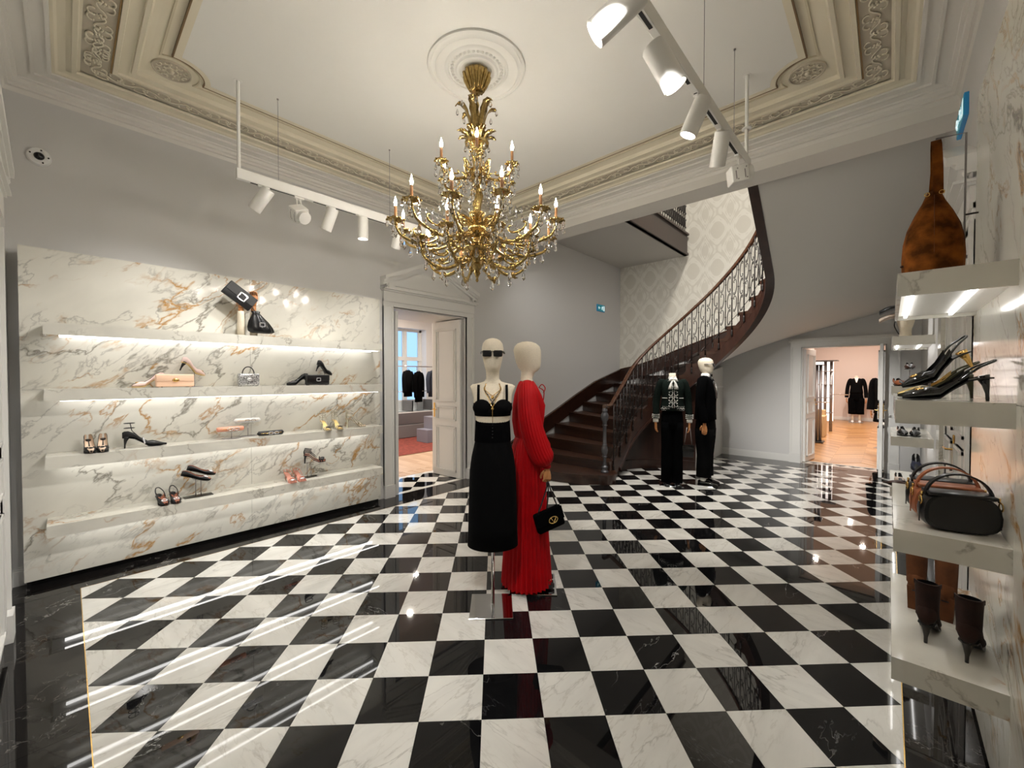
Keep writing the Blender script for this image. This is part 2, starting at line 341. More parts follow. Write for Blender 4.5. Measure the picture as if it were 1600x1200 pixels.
# ---- walls
DL0, DL1, DLZ, WT = 3.04, 4.37, 2.60, 0.85      # opening in the left wall
wl = MB().box(XL - WT, XL, YN - 0.2, DL0, 0, ZTOP).box(XL - WT, XL, DL1, YF + 0.3, 0, ZTOP).box(XL - WT, XL, DL0, DL1, DLZ, ZTOP)
wall_left = struct('wall_left', wl, 'wall_grey')
wall_near = struct('wall_near', MB().box(XL - 0.3, XR + 0.3, YN - 0.2, YN, 0, ZTOP), 'wall_grey')
wall_right = struct('wall_right', MB().box(XR, XR + 0.25, YN - 0.2, YF + 0.3, 0, ZTOP), 'wall_grey')
DR0, DR1, DRZ = -1.235, -0.03, 2.21
wf = MB().box(XL, DR0, YF, YF + 0.3, 0, ZTOP).box(DR1, XR, YF, YF + 0.3, 0, ZTOP).box(DR0, DR1, YF, YF + 0.3, DRZ, ZTOP)
wall_far = struct('wall_far', wf, 'wall_grey')
# ---- ceiling over the shop floor: swept mouldings round the rectangle
ceiling = struct('ceiling', MB().box(XL, XR, YN, YB + 0.3, ZC + 0.012, ZC + 0.55), 'cream')
def ring(off):
    return [(XL + off, YN + off), (XR - off, YN + off), (XR - off, YB - off), (XL + off, YB - off)]
def sweep(name, prof, mat, smooth=False):
    mb = MB(); o = []
    mb.loft([[(p[0], p[1], z) for p in ring(off)] for off, z in prof], True, False)
    return mb.build(name, mat, ceiling, smooth)
sweep('cornice', [(0, 3.86), (0.012, 3.89), (0.03, 3.895), (0.03, 3.915), (0.05, 3.925), (0.055, 3.95), (0.075, 3.955), (0.078, 3.965), (0.15, 3.972), (0.15, 3.962), (0.168, 3.962), (0.168, 3.982), (0.235, 3.984), (0.235, 3.972), (0.255, 3.972), (0.258, 3.99)], 'cornice_white')
sweep('cream_moulding', [(0.258, 3.985), (0.275, 3.985), (0.29, 4.000), (0.33, 4.005), (0.355, 3.998), (0.36, 3.985), (0.385, 3.983), (0.39, 3.996), (0.405, 3.998)], 'cream')
sweep('frieze', [(0.405, 4.006), (0.565, 4.006)], 'frieze_ground')
sweep('gilt_fillet', [(0.563, 4.01), (0.563, 3.994), (0.572, 3.994), (0.572, 4.01)], 'gilt_line')
sweep('inner_rib', [(0.572, 4.006), (0.575, 3.988), (0.60, 3.988), (0.605, 4.006), (0.672, 4.008), (0.676, 3.99), (0.70, 3.99), (0.706, 4.01), (0.715, 4.022), (0.75, 4.026), (0.80, 4.030), (0.81, 4.032)], 'cream')
# scrollwork of the frieze
mb = MB(); scr = cscroll(k0=2.0, k1=26, n=16); scs = cscroll(k0=1.5, k1=24, n=18, s_curve=True)
def frieze_run(p0, p1, inw):
    d = Vector((p1[0] - p0[0], p1[1] - p0[1], 0)); L = d.length; d.normalize(); w = Vector((inw[0], inw[1], 0))
    n = round(L / 0.145); st = L / n
    for i in range(n):
        c = Vector((p0[0], p0[1], 4.0)) + d * (i + 0.5) * st
        s = 1 if i % 2 else -1
        for pts, a, b, fu, fv in ((scs, 0, 0, 0.14, 0.14 * s), (scr, 0.036, 0.046 * s, 0.075, -0.085 * s), (scr, -0.040, -0.046 * s, 0.075, 0.085 * s)):
            mb.tube([c + d * (a + u * fu) + w * (b + v * fv) for u, v in pts], 0.0055, 4)
        for k in range(5):
            a = 2 * PI * k / 5; q = c + d * (st / 2) ; mb.ball(tuple(q + d * 0.016 * math.cos(a) + w * 0.016 * math.sin(a)), 0.009, 5, 3)
R_ = ring(0.485)
frieze_run(R_[3], R_[0], (1, 0)); frieze_run(R_[3], R_[2], (0, -1)); frieze_run(R_[0], (R_[0][0] + 0.5, R_[0][1]), (0, 1)); frieze_run(R_[0], R_[1], (0, 1)); frieze_run(R_[1], R_[2], (-1, 0))
mb.build('frieze_scrollwork', 'ornament_plaster', ceiling, True, kind='stuff')
# plain field with notched corners, and its painted outline
def notched(o, rr):
    cx = [(XL + 0.89, YN + 0.89), (XR - 0.89, YN + 0.89), (XR - 0.89, YB - 0.89), (XL + 0.89, YB - 0.89)]
    pts = []
    for i, (a, b) in enumerate(cx):
        sx = 1 if i in (0, 3) else -1; sy = 1 if i in (0, 1) else -1
        ox, oy = (XL + o if sx > 0 else XR - o), (YN + o if sy > 0 else YB - o)
        dy = math.sqrt(max(rr * rr - (ox - a) ** 2, 0)); dx = math.sqrt(max(rr * rr - (oy - b) ** 2, 0))
        a0 = math.atan2(sy * dy, ox - a); a1 = math.atan2(oy - b, sx * dx)
        while a1 - a0 > PI: a1 -= 2 * PI
        while a1 - a0 < -PI: a1 += 2 * PI
        arc = [(a + rr * math.cos(lerp(a0, a1, k / 14)), b + rr * math.sin(lerp(a0, a1, k / 14))) for k in range(15)]
        pts += arc if i in (0, 2) else arc[::-1]
    return pts
def band(name, a, b, mat, z0, z1):
    A, B = notched(*a), notched(*b)
    mb = MB().loft([[(p[0], p[1], z1) for p in A], [(p[0], p[1], z0) for p in A], [(p[0], p[1], z0) for p in B], [(p[0], p[1], z1) for p in B]], True, False)
    return mb.build(name, mat, ceiling)
MB().prism(notched(0.905, 0.235), 4.016, 4.032).build('ceiling_field', 'ceiling_white', ceiling)
band('painted_line', (0.862, 0.20), (0.872, 0.208), 'brown_line', 4.013, 4.03)
band('cream_band', (0.872, 0.208), (0.915, 0.245), 'cream', 4.014, 4.03)
band('cream_bead', (0.80, 0.168), (0.812, 0.176), 'cream_dark', 4.022, 4.034)
for cx, cy in ((XL + 0.89, YN + 0.89), (XR - 0.89, YN + 0.89), (XR - 0.89, YB - 0.89), (XL + 0.89, YB - 0.89)):
    d = MB().lathe([(0.001, 0.006), (0.112, 0.006), (0.114, -0.004), (0.122, -0.004), (0.124, 0.01), (0.001, 0.012)], 28).build('medallion', 'frieze_ground', ceiling); d.location = (cx, cy, ZC)
    mb = MB()
    for k in range(8):
        a = 2 * PI * k / 8
        for rr, s in ((0.045, 1), (0.084, -1)):
            q = Vector((math.cos(a + (s < 0) * 0.39) * rr, math.sin(a + (s < 0) * 0.39) * rr, 0)); e = q.normalized(); w = Vector((-e.y, e.x, 0))
            mb.tube([q + e * v * 0.045 + w * u * 0.042 for u, v in scr], 0.005, 4)
    mb.ball((0, 0, 0), 0.018, 8, 4); mb.build('medallion_ornament', 'ornament_plaster', d, True)
RX, RY = -2.367, 2.175
ros = MB().lathe([(0.375, 0.0), (0.372, -0.012), (0.355, -0.018), (0.345, -0.006), (0.33, -0.008), (0.315, -0.02), (0.30, -0.008), (0.245, -0.006), (0.235, -0.016), (0.22, -0.018), (0.215, -0.010), (0.165, -0.012), (0.155, -0.026), (0.135, -0.026), (0.12, -0.014), (0.06, -0.018), (0.001, -0.02)], 56)
rosette = ros.build('ceiling_rosette', 'ceiling_white', ceiling, 'auto'); rosette.location = (RX, RY, ZC - 0.006)
mb = MB()
for k in range(36):
    a = 2 * PI * k / 36; mb.ball((0.19 * math.cos(a), 0.19 * math.sin(a), -0.012), 0.013, 6, 4)
mb.build('bead_ring', 'ceiling_white', rosette, True)
# ---- beam towards the stairwell and the hall above it
struct('wall_beam', MB().box(XL, XR, YB, YB + 0.35, 3.765, 4.60), 'cornice_white')
struct('ceiling_upper', MB().box(XL, XR, YN, YF, ZTOP, ZTOP + 0.1), 'soffit_white')
struct('floor_upper', MB().box(XL, XR, YN, YB + 0.35, 4.60, 4.72), 'oak')
# ---- baseboards
def base(name, x0, x1, y0, y1, side):
    p = 0.018
    mb = MB().box(x0, x1, y0, y1, 0, 0.115)
    if side == 'x+': mb.box(x0, x1 - p * 0.45, y0, y1, 0.115, 0.135)
    elif side == 'y-': mb.box(x0, x1, y0 + p * 0.45, y1, 0.115, 0.135)
    else: mb.box(x0 + p * 0.45, x1, y0, y1, 0.115, 0.135)
    return struct(name, mb, 'trim_white')
base('baseboard_left', XL, XL + 0.022, YN, 2.885, 'x+'); base('baseboard_left_rear', XL, XL + 0.022, 4.52, 5.0, 'x+')
base('baseboard_far', -2.62, -1.41, YF - 0.022, YF, 'y-'); base('baseboard_right', XR - 0.022, XR, 3.4, 3.5, 'x-')
# ---- door casings
def casing(name, w, h, frame=0.145, ped=True, depth=0.05, rake=1.0, H=0.52):
    """local: opening centred on x=0, width w, height h, on wall plane y=0 facing -y"""
    root = bpy.data.objects.new(name, None); COL.objects.link(root); root['kind'] = 'structure'
    for s in (-1, 1):
        a, b = sorted((s * w / 2, s * (w / 2 + frame)))
        mb = MB().box(a, b, -depth * 0.6, 0, 0, h); i, o = (s * w / 2, s * (w / 2 + frame))
        mb.box(*sorted((o, o - s * 0.035)), -depth, 0, 0, h).box(*sorted((i, i + s * 0.02)), -depth * 0.75, 0, 0, h)
        mb.box(a - 0.006, b + 0.006, -depth - 0.012, 0, 0, 0.17)
        mb.build('casing_jamb', 'trim_white', root)
    W = w / 2 + frame
    MB().box(-W, W, -depth * 0.7, 0, h, h + 0.1).box(-W, W, -depth, 0, h + 0.065, h + 0.1).box(-w / 2, w / 2, -depth * 0.85, 0, h, h + 0.02).build('casing_head', 'trim_white', root)
    if ped:
        z = h + 0.1
        MB().box(-W, W, -depth, 0, z, z + 0.10).box(-W - 0.015, W + 0.015, -depth - 0.03 * rake, 0, z + 0.10, z + 0.118).box(-W - 0.03, W + 0.03, -depth - 0.07 * rake, 0, z + 0.118, z + 0.135).build('entablature', 'trim_white', root)
        z += 0.135
        MB().prism([(-W + 0.08, z), (W - 0.08, z), (W - 0.08, z + 0.1), (0, z + H - 0.02), (-W + 0.08, z + 0.1)], 0, depth * 0.6).xf(Matrix.Rotation(PI / 2, 4, 'X')).build('tympanum', 'trim_white', root)
        for s in (-1, 1):
            mb = MB()
            for o, th, dp in ((0.0, 0.05, depth + 0.10 * rake), (0.05, 0.035, depth + 0.06 * rake), (0.085, 0.03, depth + 0.025 * rake)):
                zt, ze = z + H - o, z + 0.15 - o
                mb.add([(0, 0, zt), (0, -dp, zt), (0, -dp, zt - th), (0, 0, zt - th), (s * (W + 0.03), 0, ze), (s * (W + 0.03), -dp, ze), (s * (W + 0.03), -dp, ze - th), (s * (W + 0.03), 0, ze - th)],
                       [(0, 1, 2, 3), (7, 6, 5, 4), (0, 4, 5, 1), (1, 5, 6, 2), (2, 6, 7, 3), (3, 7, 4, 0)])
            mb.build('raking_cornice', 'trim_white', root)
            q = cscroll(k0=2.0, k1=22, n=22)
            c = Vector((s * (W - 0.03), -depth - 0.012, z + 0.055)); mb = MB()
            mb.tube([(c.x + s * v * 0.07, c.y, c.z + u * 0.105) for u, v in q], 0.014, 6); mb.ball(tuple(c), 0.02, 8, 4)
            mb.build('volute', 'trim_white', root, True)
        MB().add([(-W + 0.18, -depth * 0.6 - 0.014, z + 0.05), (W - 0.18, -depth * 0.6 - 0.014, z + 0.05), (0, -depth * 0.6 - 0.014, z + 0.26), (-W + 0.25, -depth * 0.6 - 0.014, z + 0.07), (W - 0.25, -depth * 0.6 - 0.014, z + 0.07), (0, -depth * 0.6 - 0.014, z + 0.235),
                  (-W + 0.18, 0, z + 0.05), (W - 0.18, 0, z + 0.05), (0, 0, z + 0.26)], [(0, 1, 4, 3), (1, 2, 5, 4), (2, 0, 3, 5), (0, 6, 7, 1), (1, 7, 8, 2), (2, 8, 6, 0)]).build('tympanum_moulding', 'trim_white', root)
    return root
def leaf(parent, w, h, handle=True, th=0.045, panels=((0.10, 0.83), (0.93, 1.16), (1.24, 2.42)), hside=1, name='door_leaf'):
    """local: hinge at x=0, extends +x, front -y; returns the leaf"""
    o = MB().cbox(0, w, -th / 2, th / 2, 0.008, h, 0.003).build(name, 'trim_white', parent)
    for z0, z1 in panels:
        z1 = min(z1, h - 0.1)
        if z1 <= z0: continue
        for s in (-1, 1):
            mb = MB(); y = s * th / 2
            for a, b, d in ((0.085, 0.108, 0.02), (0.13, 0.148, 0.013)):
                mb.box(a, w - a, *sorted((y, y + s * d)), z0, z0 + b - a).box(a, w - a, *sorted((y, y + s * d)), z1 - b + a, z1).box(a, a + b - a, *sorted((y, y + s * d)), z0, z1).box(w - b, w - a, *sorted((y, y + s * d)), z0, z1)
                z0 += 0.0; 
            mb.build('door_panel_moulding', 'trim_white', o)
    if handle:
        mb = MB()
        for s in (-1, 1):
            y = s * (th / 2 + 0.006); hx = w - 0.045
            mb.cbox(hx - 0.016, hx + 0.016, y - 0.005, y + 0.005, 0.97, 1.21, 0.003)
            mb.tube([(hx, y, 1.1), (hx, y + s * 0.04, 1.1), (hx - 0.10, y + s * 0.045, 1.1)], 0.008, 8)
        mb.build('door_handle', 'gold', o, 'auto')
    return o
d1 = casing('door_1', DL1 - DL0, DLZ); d1.location = (XL, (DL0 + DL1) / 2, 0); d1.rotation_euler = (0, 0, PI / 2)
# d1 local: -y -> +X world, x -> +Y world.  leaves folded back into the deep reveal
for s in (1, -1):
    p = bpy.data.objects.new('door_hinge', None); COL.objects.link(p); p.parent = d1
    p.location = (s * (DL1 - DL0) / 2 - s * 0.085, 0.02, 0); p.rotation_euler = (0, 0, PI / 2 + (0.06 if s > 0 else -0.05))
    lf = leaf(d1, 0.66, 2.56); lf.location = p.location; lf.rotation_euler = p.rotation_euler
    bpy.data.objects.remove(p)
MB().box(-(DL1 - DL0) / 2, (DL1 - DL0) / 2, 0.0, WT, DLZ - 0.02, DLZ + 0.001).build('reveal_head', 'trim_white', d1)
for s in (-1, 1): MB().box(*sorted((s * (DL1 - DL0) / 2, s * ((DL1 - DL0) / 2 - 0.03))), 0.0, WT, 0, DLZ).build('reveal_lining', 'trim_white', d1)
# threshold of door 1: pale stone strips and small chequer
th = struct('floor_threshold', MB().box(XL - WT, XL, DL0, DL1, -0.1, -0.006), 'black_slot')
for a, b in ((XL - 0.085, XL - 0.002), (XL - WT, XL - WT + 0.085)): MB().box(a, b, DL0, DL1, -0.006, 0.0).build('stone_strip', 'white_tile', th)
TS = 0.30
for j in range(-12, 14):
    for k in range(-12, 14):
        q = []
        for dj, dk in ((0, 0), (1, 0), (1, 1), (0, 1)):
            gx, gy = (j + dj) * TS, (k + dk) * TS; q.append((XL - 0.4 + (gx - gy) / 2 ** 0.5, 3.7 + (gx + gy) / 2 ** 0.5))
        q = clip(clip(clip(clip(q, -1, 0, WT - 0.087 - XL), 1, 0, XL - 0.087), 0, -1, -DL0), 0, 1, DL1)
        if len(q) < 3: continue
        c = (sum(p[0] for p in q) / len(q), sum(p[1] for p in q) / len(q))
        o = MB().prism([(p[0] - c[0], p[1] - c[1]) for p in shrink(q, c)], -0.006, 0).build('tile', 'black_tile' if (j + k) % 2 else 'white_tile', th); o.location = (c[0], c[1], 0)
# far door (no pediment)
d2 = casing('door_2', DR1 - DR0, DRZ, frame=0.17, ped=False); d2.location = ((DR0 + DR1) / 2, YF, 0)
for b in ((-0.80, 0.80, -0.075, 0, DRZ + 0.10, DRZ + 0.125), (-0.77, 0.77, -0.06, 0, DRZ + 0.125, DRZ + 0.16)): MB().box(b[0] * (DR1 - DR0 + 0.34) / 1.54, b[1] * (DR1 - DR0 + 0.34) / 1.54, *b[2:]).build('casing_cap', 'trim_white', d2)
lf = leaf(d2, 0.58, 2.18); lf.location = (-(DR1 - DR0) / 2 + 0.04, 0.1, 0); lf.rotation_euler = (0, 0, math.radians(81))
lf = leaf(d2, 0.58, 2.18); lf.location = ((DR1 - DR0) / 2 - 0.06, -0.02, 0); lf.rotation_euler = (0, 0, math.radians(-90 - 0)); 
for s in (-1, 1): MB().box(*sorted((s * (DR1 - DR0) / 2, s * ((DR1 - DR0) / 2 - 0.02))), 0.0, 0.3, 0, DRZ).build('reveal_lining', 'trim_white', d2)
MB().box(-(DR1 - DR0) / 2, (DR1 - DR0) / 2, 0, 0.3, DRZ - 0.015, DRZ + 0.001).build('reveal_head', 'trim_white', d2)
MB().box(-(DR1 - DR0) / 2, (DR1 - DR0) / 2, 0.0, 0.06, -0.006, 0.0).build('stone_strip', 'white_tile', d2)
MB().box(-(DR1 - DR0) / 2, (DR1 - DR0) / 2, 0.24, 0.3, -0.006, 0.0).build('stone_strip', 'white_tile', d2)
MB().box(-(DR1 - DR0) / 2, (DR1 - DR0) / 2, 0.0, 0.3, -0.1, -0.007).build('threshold_slab', 'black_border', d2)
for i in range(6):
    a = -(DR1 - DR0) / 2 + i * 0.2; MB().add([(a, 0.062, 0), (a + 0.19, 0.062, 0), (a + 0.095, 0.238, 0), (a, 0.062, -0.006), (a + 0.19, 0.062, -0.006), (a + 0.095, 0.238, -0.006)], [(0, 1, 2), (5, 4, 3), (0, 3, 4, 1), (1, 4, 5, 2), (2, 5, 3, 0)]).build('tile', 'white_tile', d2)
# door in the right wall, shut, between the two display walls
d3 = casing('door_3', 1.30, 2.58); d3.location = (XR, 4.45, 0); d3.rotation_euler = (0, 0, -PI / 2)
for s in (-1, 1):
    lf = leaf(d3, 0.645, 2.57, handle=(s < 0)); lf.location = (s * 0.648, 0.0, 0); lf.rotation_euler = (0, 0, 0 if s < 0 else PI)
# door in the near wall, beside the camera
d4 = casing('door_4', 1.5, 2.58, rake=0.45, H=0.36); d4.location = (-3.225, YN, 0); d4.rotation_euler = (0, 0, PI)
for s in (-1, 1):
    lf = leaf(d4, 0.745, 2.57, handle=False); lf.location = (s * 0.748, 0.0, 0); lf.rotation_euler = (0, 0, 0 if s < 0 else PI)
# ================================================================ staircase
SX, SY0, SYC, SA, SB, SR, SDS = -3.25, 5.89, 6.42, 1.02, 0.843, 0.1957, 0.218
_p = [(SX, SY0 - 0.6 + i * 0.01) for i in range(60)] + [(SX, lerp(SY0, SYC, i / 40)) for i in range(40)]
_p += [(SX + SA - SA * math.cos(PI * i / 160), SYC + SB * math.sin(PI * i / 160)) for i in range(160)]
_p += [(SX + 2 * SA, lerp(SYC, 4.6, i / 60)) for i in range(61)]
_s = [-0.6]
for i in range(1, len(_p)): _s.append(_s[-1] + math.hypot(_p[i][0] - _p[i - 1][0], _p[i][1] - _p[i - 1][1]))
_px = [p[0] for p in _p]; _py = [p[1] for p in _p]
def inner(s, out=0.0):
    x, y = interp(s, _s, _px), interp(s, _s, _py)
    if out:
        x2, y2 = interp(s + 0.02, _s, _px), interp(s + 0.02, _s, _py); x1, y1 = interp(s - 0.02, _s, _px), interp(s - 0.02, _s, _py)
        dx, dy = x2 - x1, y2 - y1; L = math.hypot(dx, dy) or 1; x, y = x - dy / L * out, y + dx / L * out      # out > 0: towards the walls
    return x, y
def tread_z(k): return 0.305 + SR * k
# outer line: developed length against tread height
_oz = [0.13, 0.56, 0.72, 0.99, 1.27, 1.57, 1.65, 1.83, 2.0, 2.19, 2.50, 2.72, 3.10, 3.20, 4.80]
_ou = [5.24, 6.374, 6.8, 7.5, 8.28, 9.52, 9.95, 10.55, 10.975, 11.52, 12.45, 13.15, 14.62, 14.94, 19.6]
LW = YF                    # u up to YF: left wall; then far wall; then right wall
def outer_u(u, ins=0.0):
    if u <= YF: return (XL + ins, min(u, YF - ins))
    u2 = u - YF
    if u2 <= XR - XL: return (min(max(XL + u2, XL + ins), XR - ins), YF - ins)
    return (XR - ins, max(YF - ins - (u2 - (XR - XL)), 4.5))
def outer(z, ins=0.0): return outer_u(interp(z, _oz, _ou), ins)
NT_ = 23
stair = thing('staircase', 'dark wooden winding staircase with scrolled wrought iron balustrade', 'staircase', (0, 0, 0))
def arc_between(za, zb, ins, n=5):
    ua, ub = interp(za, _oz, _ou), interp(zb, _oz, _ou)
    us = [lerp(ua, ub, i / n) for i in range(n + 1)]
    for c in (YF, YF + XR - XL):
        if ua < c < ub: us.append(c)
    us.sort(); return [outer_u(u, ins) for u in us]
def step_poly(k, nose=0.03):
    s0, s1 = SDS * k - 0.09, SDS * (k + 1) - 0.09 + 0.03
    I = [inner(lerp(s0, s1, i / 4), -0.025) for i in range(5)]
    O = arc_between(tread_z(k), tread_z(k + 1), 0.03)
    # shift the front edge forward by the nosing
    d = Vector((I[1][0] - I[0][0], I[1][1] - I[0][1])).normalized() * nose
    I[0] = (I[0][0] - d.x, I[0][1] - d.y)
    return I + O[::-1]
for k in range(NT_):
    P = step_poly(k); z = tread_z(k)
    o = MB().prism(P, z - 0.045, z).build('tread', 'dark_wood', stair)
    a, b = inner(SDS * k - 0.09, -0.005), outer(z, 0.03); a2, b2 = inner(SDS * k - 0.06, -0.005), outer(z + 0.02, 0.03)
    zb = max(z - SR - 0.02, 0.0)
    MB().add([(a[0], a[1], zb), (b[0], b[1], zb), (b2[0], b2[1], zb), (a2[0], a2[1], zb), (a[0], a[1], z - 0.045), (b[0], b[1], z - 0.045), (b2[0], b2[1], z - 0.045), (a2[0], a2[1], z - 0.045)],
             [(0, 1, 2, 3), (4, 7, 6, 5), (0, 4, 5, 1), (1, 5, 6, 2), (2, 6, 7, 3), (3, 7, 4, 0)]).build('riser', 'dark_wood', stair)
# bullnose first step
cx, cy = SX - 0.02, SY0 - 0.22
bn = [(XL + 0.02, 5.02), (-4.3, 5.08), (-3.75, 5.22), (-3.42, 5.32)] + [(cx + 0.02 + 0.17 * math.cos(t), cy + 0.17 * math.sin(t) * 1.15) for t in [(-1.5 + 0.25 * i) for i in range(11)]] + [(SX - 0.1, 6.1), (XL + 0.02, 5.6)]
MB().prism(bn, 0.0, 0.115).build('first_riser', 'dark_wood', stair)
MB().prism([(p[0] + (0.02 if p[0] > -3.3 else 0), p[1] - (0.03 if p[1] < 5.7 else 0)) for p in bn], 0.115, 0.155).build('curtail_tread', 'dark_wood', stair)
# strings
def string_ring(s, z, up, dn, out0, out1):
    a, b = inner(s, out0), inner(s, out1)
    return [(a[0], a[1], z - dn), (a[0], a[1], z + up), (b[0], b[1], z + up), (b[0], b[1], z - dn)]
mb = MB(); rings = []
for i in range(0, 25 * 4 + 1):
    k = i / 4 - 0.6; s = SDS * k
    z = tread_z(k)
    dn = 0.30 if k > 6 else max(min(0.30, z + 0.0), 0.05)
    rings.append(string_ring(s, z - 0.05, 0.0, dn, -0.02, 0.05))
MB().loft(rings).build('cut_string', 'dark_wood_string', stair, 'auto')
mb = MB()
for i in range(0, 25 * 4 + 1):
    k = i / 4 - 0.6; z = tread_z(k)
    if z - 0.39 < 0.02: continue
    mb.v and None
rings = [string_ring(SDS * (i / 4), tread_z(i / 4) - 0.335, 0.0, 0.05, -0.045, 0.06) for i in range(4, 96)]
MB().loft(rings).build('string_moulding', 'dark_wood_string', stair, 'auto')
# zig-zag brackets under each tread end
for k in range(NT_):
    s0, s1 = SDS * k - 0.09, SDS * (k + 1) - 0.09; z = tread_z(k)
    pts = [inner(s, -0.021) for s in (s0, (s0 + s1) / 2, s1)]; q = [inner(s, 0.0) for s in (s0, (s0 + s1) / 2, s1)]
    lo = [z - 0.22, z - 0.16, z - 0.06]
    MB().loft([[(pts[i][0], pts[i][1], lo[i]), (pts[i][0], pts[i][1], z - 0.045), (q[i][0], q[i][1], z - 0.045), (q[i][0], q[i][1], lo[i])] for i in range(3)]).build('step_bracket', 'dark_wood_string', stair)
# spandrel wall below the lower flight
rings = []
for i in range(61):
    s = lerp(0.05, 1.78, i / 60); k = s / SDS
    a, b = inner(s, 0.22), inner(s, 0.27)
    zt = tread_z(k) - 0.3 if k > 1.6 else max(tread_z(k) - 0.12, 0.1)
    rings.append([(a[0], a[1], 0), (a[0], a[1], zt), (b[0], b[1], zt), (b[0], b[1], 0)])
MB().loft(rings).build('spandrel_panel', 'dark_wood_string', stair, 'auto')
rings = [[(*inner(s, 0.20), 0), (*inner(s, 0.20), 0.16), (*inner(s, 0.23), 0.17), (*inner(s, 0.23), 0)] for s in [lerp(0.1, 1.78, i / 50) for i in range(51)]]
MB().loft(rings).build('spandrel_plinth', 'dark_wood_string', stair, 'auto')
# wall string on the left and far walls
rings = []
for i in range(60):
    u = lerp(5.1, 12.6, i / 59); z = interp(u, _ou, _oz)
    a, b = outer_u(u, 0.001), outer_u(u, 0.035)
    rings.append([(a[0], a[1], max(z - 0.05, 0)), (a[0], a[1], z + 0.245), (b[0], b[1], z + 0.245), (b[0], b[1], max(z - 0.05, 0))])
MB().loft(rings).build('wall_string', 'dark_wood_string', stair, 'auto')
rings = []
for i in range(60):
    u = lerp(5.1, 12.6, i / 59); z = interp(u, _ou, _oz) + 0.245
    a, b = outer_u(u, 0.001), outer_u(u, 0.05)
    rings.append([(a[0], a[1], z), (a[0], a[1], z + 0.03), (b[0], b[1], z + 0.03), (b[0], b[1], z)])
MB().loft(rings).build('wall_string_cap', 'handrail_wood', stair, 'auto')
# plaster underside
mb = MB(); rings = []
for i in range(0, 81):
    k = lerp(5.5, 24.0, i / 80); z = tread_z(k)
    a = inner(SDS * k, 0.05); b = outer(z, 0.0)
    zi = z - 0.37; zo = z - 0.30
    row = []
    for j in range(9):
        t = j / 8; row.append((lerp(a[0], b[0], t), lerp(a[1], b[1], t), lerp(zi, zo, t) - 0.05 * math.sin(PI * t)))
    rings.append(row)
mb.loft(rings, False, False)
so = mb.build('wall_stair_soffit', 'soffit_white', None, True, 'structure')
# white wall that closes the space under the stairs, facing the far door
ws = MB(); pa, pb = inner(1.76, 0.24), (-2.62, YF)
rings = []
for i in range(13):
    t = i / 12; x, y = lerp(pa[0] - 0.02, pb[0], t), lerp(pa[1], pb[1], t); zt = lerp(1.62, 1.86, t)
    rings.append([(x, y, 0), (x, y, zt), (x - 0.06, y, zt), (x - 0.06, y, 0)])
struct('wall_understair', ws.loft(rings), 'soffit_white')
struct('trim_1', MB().add([(pa[0] + 0.0, pa[1] + 0.1, 1.42), (pb[0] + 0.02, pb[1] - 0.02, 1.42), (pb[0] + 0.02, pb[1] - 0.02, 1.45), (pa[0] + 0.0, pa[1] + 0.1, 1.45), (pa[0] - 0.06, pa[1] + 0.1, 1.42), (pb[0] - 0.06, pb[1] - 0.02, 1.42), (pb[0] - 0.06, pb[1] - 0.02, 1.45), (pa[0] - 0.06, pa[1] + 0.1, 1.45)],
       [(0, 1, 2, 3), (7, 6, 5, 4), (0, 4, 5, 1), (1, 5, 6, 2), (2, 6, 7, 3), (3, 7, 4, 0)]), 'trim_white')
# damask wallpaper on the far wall above the flight
poly = [(XL + 0.001, ZTOP)]
pts = [(XL + 0.001, 1.55)] + [(XL + (u - YF), interp(u, _ou, _oz)) for u in [lerp(YF + 0.02, YF + (XR - XL), i / 20) for i in range(21)]]
poly = pts + [(XR, ZTOP), (XL + 0.001, ZTOP)]
struct('wall_far_paper', MB().prism([(p[0], p[1]) for p in poly], 0, 0.004).xf(Matrix.Translation((0, YF - 0.0005, 0)) @ Matrix.Rotation(PI / 2, 4, 'X')), 'damask')
# newel
nw = MB().lathe([(0.062, 0.0), (0.062, 0.02), (0.045, 0.035), (0.034, 0.06), (0.05, 0.075), (0.05, 0.09), (0.03, 0.11), (0.024, 0.20), (0.03, 0.24), (0.042, 0.25), (0.03, 0.265), (0.042, 0.30), (0.052, 0.345), (0.046, 0.39), (0.03, 0.42), (0.04, 0.43), (0.03, 0.445), (0.027, 0.62), (0.03, 0.72), (0.042, 0.74), (0.03, 0.75), (0.034, 0.79), (0.056, 0.83), (0.064, 0.87), (0.055, 0.91), (0.036, 0.94), (0.045, 0.955), (0.04, 0.99), (0.028, 1.0)], 14)
o = nw.build('newel_post', 'newel_iron', stair, 'auto'); o.location = (SX + 0.0, SY0 - 0.22, 0.155)
# handrail
def rail_z(k): return tread_z(k) + 0.90
hp = [(SX, SY0 - 0.24, 1.17)]
for i in range(0, 24 * 4):
    k = i / 4 - 0.4; x, y = inner(SDS * k, -0.02); hp.append((x, y, rail_z(k) + (0.0 if k > 2 else (2 - k) * 0.02)))
mb = MB(); rings = []
for i, p in enumerate(hp):
    a = Vector(hp[max(i - 1, 0)]); b = Vector(hp[min(i + 1, len(hp) - 1)]); d = (b - a); d.z = 0; d.normalize(); w = Vector((-d.y, d.x, 0)); c = Vector(p)
    rings.append([c + w * 0.032 + Vector((0, 0, -0.005)), c + w * 0.035 + Vector((0, 0, 0.02)), c + w * 0.02 + Vector((0, 0, 0.04)), c - w * 0.02 + Vector((0, 0, 0.04)), c - w * 0.035 + Vector((0, 0, 0.02)), c - w * 0.032 + Vector((0, 0, -0.005)), c - w * 0.02 + Vector((0, 0, -0.02)), c + w * 0.02 + Vector((0, 0, -0.02))])
mb.loft(rings).build('handrail', 'handrail_wood', stair, 'auto')
